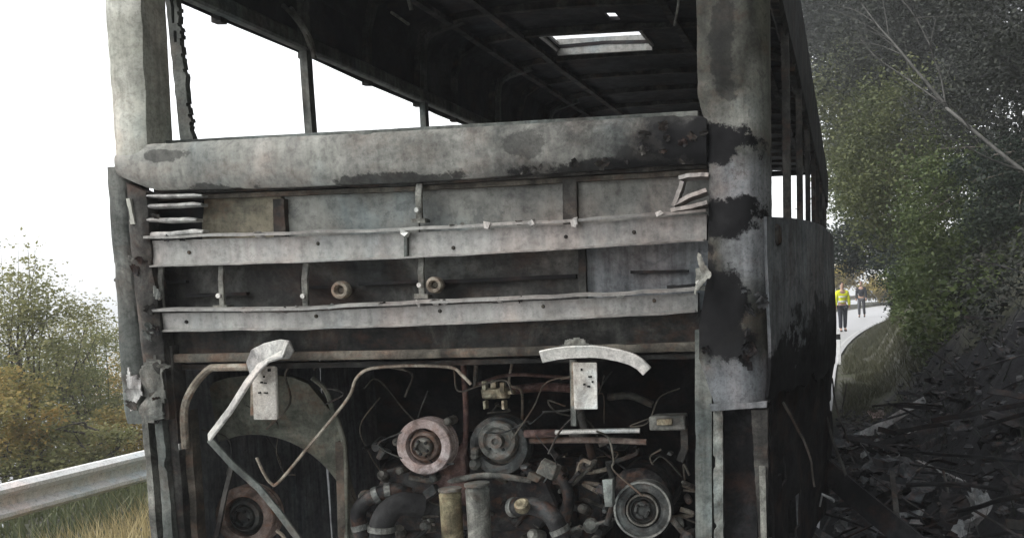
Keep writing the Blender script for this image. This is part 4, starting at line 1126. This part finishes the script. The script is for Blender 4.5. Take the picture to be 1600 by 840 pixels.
# hillside on the right: green trees further on, scorched growth near the bus
H = [
    # x, y base ; crown px,py,Y ; radii ; mat ; clumps, per, size
    (4.4, 17.0, (1405, 250, 17), (1.7, 2.0, 2.1), 'leaf_lime', 60, 150, 0.11, 'bushy lime green tree leaning out over the road, nearest of the green ones'),
    (5.4, 13.0, (1500, 330, 13), (1.3, 1.5, 1.5), 'leaf_green', 46, 150, 0.09, 'mid green shrub on the slope right of the lime tree'),
    (5.6, 22.0, (1340, 190, 23), (1.9, 2.4, 2.3), 'leaf_olive', 60, 150, 0.13, 'tall olive tree just right of the bus roof edge'),
    (6.0, 27.0, (1352, 385, 27), (1.6, 2.0, 1.1), 'leaf_dark', 40, 170, 0.13, 'dark evergreen overhanging the bend above the walking person'),
    (5.6, 24.0, (1440, 420, 23), (1.5, 1.6, 1.3), 'leaf_dark', 40, 160, 0.12, 'dark evergreen at the foot of the slope beside the bend'),
    (7.0, 20.0, (1420, 60, 20), (2.6, 2.4, 2.0), 'leaf_scorched', 60, 150, 0.13, 'grey scorched tree high on the slope behind the pale branches'),
    (6.0, 15.5, (1570, 160, 14), (1.9, 1.8, 1.7), 'leaf_scorched', 55, 150, 0.10, 'scorched shrub near the right frame edge, upper part of the slope'),
    (5.2, 10.0, (1600, 300, 10.5), (1.1, 1.3, 1.1), 'leaf_dark', 40, 150, 0.08, 'dark green shrub low at the right frame edge'),
    (7.4, 30.0, (1310, 40, 31), (2.2, 2.5, 2.6), 'leaf_scorched', 50, 150, 0.15, 'greyish tree top above the right edge of the bus roof'),
    (4.2, 13.5, (1465, 440, 14.5), (0.95, 1.1, 0.75), 'leaf_green', 34, 140, 0.085, 'green bramble on the lower slope beside the gravel shoulder'),
    (8.5, 38.0, (1390, 330, 36), (2.5, 2.5, 2.6), 'leaf_green', 50, 140, 0.17, 'green tree deep behind the overhanging evergreen'),
    (3.9, 10.8, (1560, 450, 11), (0.9, 1.0, 0.7), 'leaf_scorched', 30, 130, 0.075, 'scorched low shrub above the charred bank'),
    (6.6, 9.5, (1620, 30, 10), (1.6, 1.5, 1.5), 'leaf_scorched', 50, 140, 0.085, 'scorched shrub cut off by the upper right corner of the picture'),
    (9.0, 40.0, (1335, 90, 40), (3.2, 3.0, 4.2), 'leaf_dark', 70, 170, 0.24, 'tall dark tree rising highest right behind the bus roof'),
    (10.0, 36.0, (1400, -20, 36), (4.2, 3.0, 3.6), 'leaf_dark', 80, 170, 0.24, 'broad dark tree at the top of the slope, behind the grey scorched ones'),
    (12.5, 34.0, (1530, 40, 32), (4.2, 3.0, 4.0), 'leaf_scorched', 80, 170, 0.22, 'broad greyish tree at the top of the slope near the right frame edge'),
    (10.5, 42.0, (1345, 250, 42), (2.2, 2.5, 3.0), 'leaf_green', 60, 160, 0.22, 'green tree hugging the bus flank far along the slope'),
    (8.2, 26.0, (1480, 200, 25), (2.4, 2.4, 2.3), 'leaf_dark', 50, 150, 0.14, 'dark green tree behind the pale leaning branches'),
]
for i, (bx, by, (px, py, Y), rad, mat, nc, per, size, lab) in enumerate(H):
    c0 = at_depth(px, py, Y)
    tree('hillside_tree', lab, 'tree', 'trees and shrubs on the right slope', on_ground(bx, by), c0, rad, mat, int(nc * 1.3), int(per * 1.5), size * 0.85, 200 + i, 'bark_charred' if mat == 'leaf_scorched' else 'bark', 0.09, 2)

# yellow bushes behind the far barrier
for i, (px, py, Y, lab) in enumerate([(1320, 425, 66, 'ochre bush behind the hi-vis person at the far bend'), (1372, 452, 64, 'bright yellow bush behind the far barrier, left of the dark evergreen'), (1400, 448, 68, 'yellow green bush behind the far barrier beside the slope'), (1290, 435, 62, 'ochre bush at the far bend mostly hidden by the bus')]):
    c0 = at_depth(px, py, Y)
    b0 = Vector((c0.x, c0.y, c0.z - 2.4))
    tree('yellow_bush', lab, 'bush', 'autumn bushes at the far bend', b0, c0, (1.6, 1.5, 1.1), 'leaf_yellow', 30, 110, 0.22, 300 + i, 'bark', 0.07, 2)

# bare pale branches of a leaning dead tree
bt = empty('dead_tree', on_ground(5.0, 7.0))
tag(bt, 'leaning dead tree with long bare pale branches across the right slope', 'tree')
r = random.Random(5)
def branch(pts, r0, Y, tw=3):
    path = smooth_path([P(x, y, Y + dy) for (x, y, dy) in pts], 6)
    n = len(path)
    mb = MB(); mb.tube(path, [r0 * (1 - 0.75 * i / n) for i in range(n)], 6)
    for k in range(tw):
        i = r.randint(n // 4, n - 3); d = (path[i + 1] - path[i]).normalized()
        e = path[i] + (d + Vector((r.uniform(-.8, .8), r.uniform(-.4, .4), r.uniform(-.3, .8)))) * r.uniform(0.25, 0.6)
        mb.tube(smooth_path([path[i], path[i].lerp(e, 0.5) + Vector((0, 0, 0.05)), e], 4), [r0 * 0.3 * (1 - 0.8 * q / 8) for q in range(9)], 5)
    mb.build('branch', 'bark_pale', bt, fix=False)
MB().tube(smooth_path([on_ground(5.0, 7.0) - Vector((0, 0, 0.3)), P(1700, 330, 7.2), P(1600, 268, 7.4), P(1478, 168, 7.8)], 5), [0.034 - 0.001 * i for i in range(16)], 8).build('trunk', 'bark_pale', bt, fix=False)
branch([(1480, 168, 0), (1440, 120, 0), (1400, 72, .1), (1370, 38, .2), (1335, -10, .3)], 0.022, 7.8, 6)
branch([(1470, 160, 0), (1420, 125, .2), (1370, 90, .4), (1345, 62, .5)], 0.012, 7.8, 5)
branch([(1478, 168, 0), (1470, 120, 0), (1455, 75, -.1), (1462, 30, -.2)], 0.012, 7.8, 5)
branch([(1455, 75, 0), (1432, 30, 0), (1410, 2, 0), (1390, -15, 0)], 0.009, 7.7, 4)
branch([(1434, 28, 0), (1470, 26, .1), (1505, 24, .2)], 0.007, 7.7, 2)
branch([(1520, 205, 0), (1480, 160, -.4), (1440, 180, -.6), (1400, 150, -.7)], 0.009, 7.7, 4)
branch([(1600, 268, 0), (1540, 245, -.3), (1470, 205, -.5), (1430, 172, -.6)], 0.012, 7.4, 5)

# ground cover on the slope, dry grass on the left verge
r = np.random.default_rng(44)
pts = []
while len(pts) < 52000:
    y = 8 + 47 * r.random() ** 1.6
    e = 0.5 + 7.5 * r.random() ** 1.2
    x = edge_r(y) + 0.75 + e
    k = noise.noise(Vector((x * 0.9, y * 0.6, 2.0)))
    if k < -0.18: continue
    if y < 11.5 and r.random() > (y - 8) / 4 + 0.1: continue
    pts.append((x, y, hgt(x, y) + abs(r.normal()) * 0.22 * (1 + k)))
pts2 = []
while len(pts2) < 42000:
    y = -4 + 17 * r.random(); e = 0.9 + 8 * r.random() ** 1.1
    x = edge_r(y) + 0.75 + e
    k = noise.noise(Vector((x * 1.1, y * 0.9, 7.0)))
    if k < -0.1: continue
    if y < 6 and e < 1.6 + k: continue
    pts2.append((x, y, hgt(x, y) + abs(r.normal()) * 0.2 * (1 + k)))
o = leaves('undergrowth', pts2, 0.075, 'leaf_scorched', seed=46)
tag(o, 'grey scorched undergrowth on the slope above the charred bank', 'undergrowth', kind='stuff')
o = leaves('undergrowth', pts, 0.11, 'leaf_green', seed=45)
tag(o, 'low green undergrowth covering the right slope', 'undergrowth', kind='stuff')
pts = []
while len(pts) < 15000:
    y = -3 + 27 * r.random(); x = edge_r(y) - 5.05 - 2.1 * r.random()
    pts.append((x, y, hgt(x, y)))
pts = np.array(pts); n = len(pts)
hgtv = r.uniform(0.12, 0.42, n); lean = r.normal(size=(n, 2)) * 0.12; wdt = r.normal(size=(n, 2)); wdt /= np.linalg.norm(wdt, axis=1)[:, None]
V = np.empty((n, 3, 3)); V[:, 0] = pts; V[:, 1] = pts; V[:, 2] = pts
V[:, 0, :2] -= wdt * 0.006; V[:, 1, :2] += wdt * 0.006; V[:, 2, :2] += lean; V[:, 2, 2] += hgtv; V[:, :2, 2] -= 0.03
me = bpy.data.meshes.new('dry_grass')
me.vertices.add(n * 3); me.loops.add(n * 3); me.polygons.add(n)
me.vertices.foreach_set('co', V.reshape(-1)); me.loops.foreach_set('vertex_index', np.arange(n * 3, dtype=np.int32))
me.polygons.foreach_set('loop_start', np.arange(0, n * 3, 3, dtype=np.int32)); me.polygons.foreach_set('loop_total', np.full(n, 3, dtype=np.int32))
me.update(); me.materials.append(M['dry_grass'])
tag(link('dry_grass', me), 'straw coloured dry grass along the left verge', 'grass', kind='stuff')

def blades(name, label, cat, pts, h0, h1, wid, lean_s, mat, seed):
    r = np.random.default_rng(seed); pts = np.array(pts); n = len(pts)
    hv = r.uniform(h0, h1, n); lean = r.normal(size=(n, 2)) * lean_s * hv[:, None]; wd = r.normal(size=(n, 2)); wd /= np.linalg.norm(wd, axis=1)[:, None]
    V = np.repeat(pts[:, None, :], 3, axis=1)
    V[:, 0, :2] -= wd * wid; V[:, 1, :2] += wd * wid; V[:, 2, :2] += lean; V[:, 2, 2] += hv; V[:, :2, 2] -= 0.02
    me = bpy.data.meshes.new(name); me.from_pydata(V.reshape(-1, 3).tolist(), [], np.arange(n * 3).reshape(-1, 3).tolist())
    me.materials.append(M[mat]); return tag(link(name, me), label, cat, kind='stuff')
pts = []
while len(pts) < 22000:
    y = 8.5 + 40 * r.random() ** 1.5; x = edge_r(y) + 0.15 + 1.5 * r.random()
    if noise.noise(Vector((x * 2.2, y * 1.1, 4))) < -0.12 or (y < 12 and r.random() > (y - 8.5) / 4): continue
    pts.append((x, y, hgt(x, y)))
blades('verge_grass', 'dull trampled grass on the right shoulder beyond the burnt patch', 'grass', pts, 0.05, 0.2, 0.008, 0.6, 'leaf_verge', 61)
pts = []
while len(pts) < 16000:
    y = -3 + 27 * r.random(); x = edge_r(y) - 7.0 - 3.4 * r.random()
    pts.append((x, y, hgt(x, y)))
blades('green_weeds', 'green weeds growing behind the left barrier', 'weeds', pts, 0.12, 0.5, 0.014, 0.35, 'leaf_olive', 63)
pts = []
while len(pts) < 1500:
    y = -1 + 11 * r.random(); x = edge_r(y) + 0.8 + 2.6 * r.random()
    pts.append((x, y, hgt(x, y)))
blades('burnt_stalks', 'thin burnt stalks left standing on the charred bank', 'stalks', pts, 0.05, 0.3, 0.006, 0.8, 'leaf_scorched', 62)

# ------------------------------------------------------------------ people at the far bend
def skinned(name, joints, edges, mat, parent, sub=2):
    me = bpy.data.meshes.new(name)
    me.from_pydata([j[0] for j in joints], edges, [])
    o = bpy.data.objects.new(name, me); COL.objects.link(o); o.parent = parent
    md = o.modifiers.new('skin', 'SKIN')
    if not me.skin_vertices: return o
    for i, j in enumerate(joints):
        sv = me.skin_vertices[0].data[i]; rr = j[1]
        sv.radius = rr if isinstance(rr, tuple) else (rr, rr)
        sv.use_root = (i == 0)
    sb = o.modifiers.new('sub', 'SUBSURF'); sb.levels = sub; sb.render_levels = sub
    dg = bpy.context.evaluated_depsgraph_get()
    m2 = bpy.data.meshes.new_from_object(o.evaluated_get(dg))
    o.modifiers.clear(); o.data = m2; m2.materials.clear(); m2.materials.append(M[mat])
    for p in m2.polygons: p.use_smooth = True
    return o


def person(loc, face, top, legs, label, stride=0.12, vest=None):
    root = empty('person', loc); tag(root, label, 'person')
    s = stride
    J = [((0, 0, 0.95), (0.13, 0.10)), ((0, 0, 1.15), (0.125, 0.095)), ((0, 0, 1.36), (0.16, 0.10)), ((0, 0.01, 1.50), 0.055), ((0, 0.02, 1.57), 0.055), ((0, 0.03, 1.66), (0.075, 0.09)), ((0, 0.02, 1.75), (0.06, 0.07)),
         ((0.19, 0, 1.40), 0.06), ((0.24, -s * .4, 1.13), 0.045), ((0.25, s * .3, 0.9), 0.035), ((0.25, s * .4, 0.8), 0.04),
         ((-0.19, 0, 1.40), 0.06), ((-0.24, s * .4, 1.13), 0.045), ((-0.25, s * .9, 0.92), 0.035), ((-0.25, s, 0.82), 0.04),
         ((0.1, 0, 0.86), 0.09), ((0.1, s, 0.5), 0.062), ((0.1, s * .6, 0.1), 0.042), ((0.11, s * .6 + .14, 0.035), 0.035),
         ((-0.1, 0, 0.86), 0.09), ((-0.1, -s * .4, 0.5), 0.062), ((-0.1, -s * 1.4, 0.11), 0.042), ((-0.11, -s * 1.4 + .14, 0.035), 0.035)]
    E = [(0, 1), (1, 2), (2, 3), (3, 4), (4, 5), (5, 6), (2, 7), (7, 8), (8, 9), (9, 10), (2, 11), (11, 12), (12, 13), (13, 14), (0, 15), (15, 16), (16, 17), (17, 18), (0, 19), (19, 20), (20, 21), (21, 22)]
    skinned('body', J, E, 'skin', root)
    g = lambda k, a: (J[k][0], tuple(q + a for q in (J[k][1] if isinstance(J[k][1], tuple) else (J[k][1],) * 2)))
    jk = [g(0, .03), g(1, .03), g(2, .03), g(3, .02), g(7, .022), g(8, .022), g(9, .02), g(11, .022), g(12, .022), g(13, .02)]
    skinned('jacket', jk, [(0, 1), (1, 2), (2, 3), (2, 4), (4, 5), (5, 6), (2, 7), (7, 8), (8, 9)], top, root)
    tr = [g(0, .02), g(15, .02), g(16, .02), g(17, .025), g(19, .02), g(20, .02), g(21, .025)]
    skinned('trousers', tr, [(0, 1), (1, 2), (2, 3), (0, 4), (4, 5), (5, 6)], legs, root)
    skinned('hair', [((0, -0.005, 1.70), (0.085, 0.095)), ((0, 0.0, 1.78), (0.075, 0.08))], [(0, 1)], 'hair', root)
    for k in (17, 21):
        p = Vector(J[k][0])
        skinned('shoe', [((p.x, p.y - 0.05, 0.045), 0.045), ((p.x, p.y + 0.15, 0.035), 0.04)], [(0, 1)], 'mark_black', root)
    for sx in (-1, 1):
        MB().lathe((sx * 0.03, 0.115, 1.675), [(0, 0.006), (0.008, 0.004), (0.01, 0)], (0, 1, 0), 8).build('eye', 'mark_black', root, loc=(0, 0, 0))
    MB().lathe((0, 0.115, 1.645), [(0, 0.022), (0.012, 0.01), (0.016, 0)], (0, 1, 0), 8).build('nose', 'skin', root, loc=(0, 0, 0))
    if vest:
        for z in (1.08, 1.25):
            MB().lathe((0, 0, z), [(0.168, -0.025), (0.175, -0.025), (0.175, 0.025), (0.168, 0.025)], (0, 0, 1), 24).build('reflective_band', 'reflect_band', root, loc=(0, 0, 0))
    root.rotation_euler.z = face
    return root

y1 = 43.0; d = ray(1346, 470); p = CAM + d * ((y1 - CAM.y) / d.y)
person((p.x, y1, road_z(y1)), R(170), 'cloth_dark', 'cloth_grey', 'person in dark clothes walking on the road at the far bend', 0.16)
y1 = 30.5; d = ray(1316, 470); p = CAM + d * ((y1 - CAM.y) / d.y)
person((p.x, y1, road_z(y1)), R(200), 'cloth_yellow', 'cloth_dark', 'person in a yellow hi-vis jacket half hidden by the bus', 0.05, True)

# roadside marker post
b0 = Vector((P(1311, 560, 17.6).x, 17.6, 0))
mpst = empty('marker_post', (b0.x, b0.y, road_z(17.6)))
tag(mpst, 'short white roadside marker post between bus and slope', 'post')
MB().prism([Vector((-0.045, 0, -0.1)), Vector((0.045, 0, -0.1)), Vector((0.045, 0, 0.72)), Vector((0.0, 0, 0.78)), Vector((-0.045, 0, 0.74))], -0.03, 0.03).build('post', 'white_paint', mpst, bevel=0.006, loc=(0, 0, 0))
MB().box((-0.047, -0.032, 0.52), (0.047, 0.032, 0.64)).build('black_band', 'mark_black', mpst, loc=(0, 0, 0))

# ------------------------------------------------------------------ debris on the charred shoulder
def debris(name, label, pts, wdir, wd, th, mat, jit=0.004, widths=None, bevel=0.0):
    o = MB().strip(pts, wdir, wd, th, jit, widths)
    base = Vector(pts[0])
    o.v = [tuple(Vector(q) - base) for q in o.v]
    ob = o.build(name, mat, None, bevel=bevel, loc=base)
    return tag(ob, label, 'debris', 'wreckage on the charred shoulder')
def G(px, py, dz=0.03):
    """point where the view through a pixel meets the ground"""
    d = ray(px, py); t_ = 3.0
    while t_ < 60:
        q = CAM + d * t_
        if q.z <= hgt(q.x, q.y) + dz: return q
        t_ += 0.02
    return q
debris('metal_strip', 'long bent pale metal strip leaning against the foot of the slope', [P(1320, 694, 6.6), P(1352, 682, 6.6), P(1385, 661, 6.6), P(1420, 639, 6.5), P(1446, 623, 6.5)], (0, 0.5, 1), 0.12, 0.014, 'light_debris', widths=[0.16, 0.15, 0.1, 0.09, 0.07])
debris('metal_strip', 'short curled bright strip under the long leaning strip', [P(1338, 716, 5.4), P(1352, 708, 5.4), P(1362, 697, 5.4), P(1374, 686, 5.4)], (0, 0.4, 1), 0.05, 0.01, 'light_debris')
debris('metal_rod', 'thin pale rod lying left of the crumpled sheet on the bank', [G(1432, 721), G(1470, 738), G(1506, 755)], (0, 0, 1), 0.035, 0.03, 'light_debris')
debris('metal_rod', 'thin rod pointing up to the right on the charred bank', [G(1512, 754), G(1535, 742), G(1562, 729)], (0, 0, 1), 0.022, 0.02, 'char_debris')
debris('metal_strip', 'flat grey strip across the shoulder, upper of three parallel ones', [G(1380, 778), G(1420, 771), G(1462, 770)], (0, 1, 0.5), 0.07, 0.012, 'char_debris')
debris('metal_strip', 'flat grey strip across the shoulder, middle of three parallel ones', [G(1396, 806), G(1418, 803), G(1442, 800)], (0, 1, 0.5), 0.05, 0.012, 'light_debris')
debris('metal_strip', 'flat grey strip across the shoulder, lowest of three parallel ones', [G(1422, 815), G(1448, 816), G(1470, 822), G(1510, 826)], (0, 1, 0.5), 0.035, 0.012, 'light_debris')
debris('charred_plank', 'long black charred plank running from the bus to the lower right', [P(1285, 728, 1.7), P(1340, 776, 1.5), P(1430, 850, 1.2), P(1500, 905, 1.0)], (0.3, 0.2, 1), 0.12, 0.03, 'soot')
debris('metal_strip', 'narrow strip hanging beside the lower bus flank', [P(1282, 790, 1.2), P(1284, 772, 1.2), P(1300, 780, 1.2), P(1304, 782, 1.2)], (0, 1, 0.4), 0.02, 0.008, 'light_debris')
def crumple(name, label, px, py, sx, sy, amp, seed, mat):
    c0 = G(px, py, 0.06)
    def fn(u, v):
        q = Vector(((u - .5) * sx, 0.25 * (v - .5) * sy, (v - .5) * sy))
        return q + Vector((nz(q, 9, seed), nz(q, 8, seed + 3), nz(q, 9, seed + 7))) * amp
    mb = MB().sheet(fn, 14, 14, 0.006, (0, 1, 0), hole=lambda u, v: (u - .5) ** 2 + (v - .5) ** 2 > 0.2 + 0.16 * nz((u * 3, v * 3, seed)))
    return tag(mb.build(name, mat, None, loc=c0), label, 'debris', 'wreckage on the charred shoulder')
crumple('crumpled_sheet', 'large crumpled pale sheet on the bank at the lower right', 1540, 795, 0.30, 0.26, 0.12, 71, 'light_debris')
crumple('crumpled_sheet', 'small crumpled scrap left of the large pale sheet', 1492, 800, 0.16, 0.1, 0.07, 73, 'char_debris')
crumple('crumpled_sheet', 'crumpled scrap at the bottom frame edge below the large pale sheet', 1505, 835, 0.2, 0.14, 0.09, 75, 'light_debris')
crumple('crumpled_sheet', 'curled bright scrap beside the bus flank near the bottom edge', 1318, 822, 0.13, 0.12, 0.08, 77, 'light_debris')
crumple('crumpled_sheet', 'grey scrap high on the black bank below the shrubs', 1500, 665, 0.2, 0.1, 0.07, 79, 'char_debris')
crumple('crumpled_sheet', 'pinkish grey scrap beyond the leaning strip', 1372, 648, 0.22, 0.16, 0.1, 81, 'pulley_pink')
crumple('crumpled_sheet', 'tiny white scrap at the foot of the black bank', 1426, 676, 0.09, 0.07, 0.05, 83, 'bare_alloy')
heap = empty('wreckage_heap', (1.9, 3.0, 0))
tag(heap, 'tangled black heap of burnt bus scraps between the bus flank and the bank', 'wreckage')
random.seed(33)
for k in range(230):
    y = random.uniform(-0.6, 7.0); x = edge_r(y) + (random.uniform(0.02, 1.0) if k < 165 else random.uniform(0.8, 2.2))
    hh = 0.34 * max(0, 1 - abs(x - 1.75) / 0.55) * (1 if y < 6 else 0.4)
    c0 = Vector((x, y, hgt(x, y) + random.uniform(0.02, 0.05 + hh)))
    an = random.uniform(0, math.pi); L_ = random.uniform(0.08, 0.42); up = random.uniform(-0.35, 0.55)
    dv = Vector((math.cos(an), math.sin(an), up)).normalized() * L_
    sd_ = Vector((random.uniform(-.2, .2), random.uniform(-.2, .2), random.uniform(-.05, .15))) * L_
    path = smooth_path([c0 - dv, c0 + sd_ * 0.6, c0 + dv], 3)
    lo_ = min(q.z - hgt(q.x, q.y) for q in path)
    path = [q + Vector((0, 0, max(0, 0.01 - lo_))) for q in path]
    m_ = random.choices(['soot', 'char_debris', 'dark_frame', 'light_debris'], [8, 5, 3, 0.35])[0]
    if k % 4 == 0: MB().tube(path, random.uniform(0.005, 0.014), 6).build('rod', m_, heap)
    elif k % 4 == 1:
        MB().sheet(lambda u, v, c0=c0, dv=dv, k=k: c0 + dv * (2 * u - 1) * 0.6 + Vector((-dv.y, dv.x, 0.3 * L_)) * (v - .5) * 0.9 + Vector((nz((u * 3, v * 3, k), 1), nz((u * 3, v * 3, k + 9), 1), 0.8 * nz((u * 3, v * 3, k + 5), 1) + 0.4)) * 0.09, 7, 5, 0.004, (0, 0, 1), hole=lambda u, v, k=k: nz((u * 3.5, v * 3.5, k + 2)) > 0.35).build('scrap_sheet', m_, heap)
    else: MB().strip(path, (random.uniform(-1, 1), random.uniform(-1, 1), 0.8), random.uniform(0.015, 0.06), 0.005, 0.004).build('scrap_strip', m_, heap)
# small cinders and broken bits nobody could count
r = np.random.default_rng(91)
mb = MB()
random.seed(91)
for k in range(3200):
    y = r.uniform(-1.5, 10); x = edge_r(y) + 0.1 + abs(r.normal()) * 1.3
    z = hgt(x, y); s = r.uniform(0.006, 0.026)
    c0 = Vector((x, y, z + s * 0.3))
    mb.box(c0 - Vector((s * r.uniform(.6, 2.4), s, s * .4)), c0 + Vector((s * r.uniform(.6, 2.4), s, s * .4)), Matrix.Rotation(r.uniform(0, 6), 3, 'Z') @ Matrix.Rotation(r.uniform(-.6, .6), 3, 'X'), s * 0.35)
tag(mb.build('cinders', 'char_debris', fix=False), 'scattered cinders and broken bits on the burnt shoulder', 'cinders', kind='stuff')

# ------------------------------------------------------------------ thin smoke and damp air hanging over the whole place
t = NT('smoke_air')
for nd in list(t.t.nodes):
    if nd.type != 'OUTPUT_MATERIAL': t.t.nodes.remove(nd)
o_ = [x for x in t.t.nodes if x.type == 'OUTPUT_MATERIAL'][0]
pv = t.t.nodes.new('ShaderNodeVolumePrincipled')
pv.inputs['Color'].default_value = (0.93, 0.95, 0.97, 1)
pv.inputs['Density'].default_value = 0.0023
t.t.links.new(pv.outputs[0], o_.inputs['Volume'])
tag(MB().box((-640, -640, -150), (640, 640, 30)).build('haze', 'smoke_air', None), 'thin grey smoke haze hanging over road and slope', 'haze', kind='stuff')
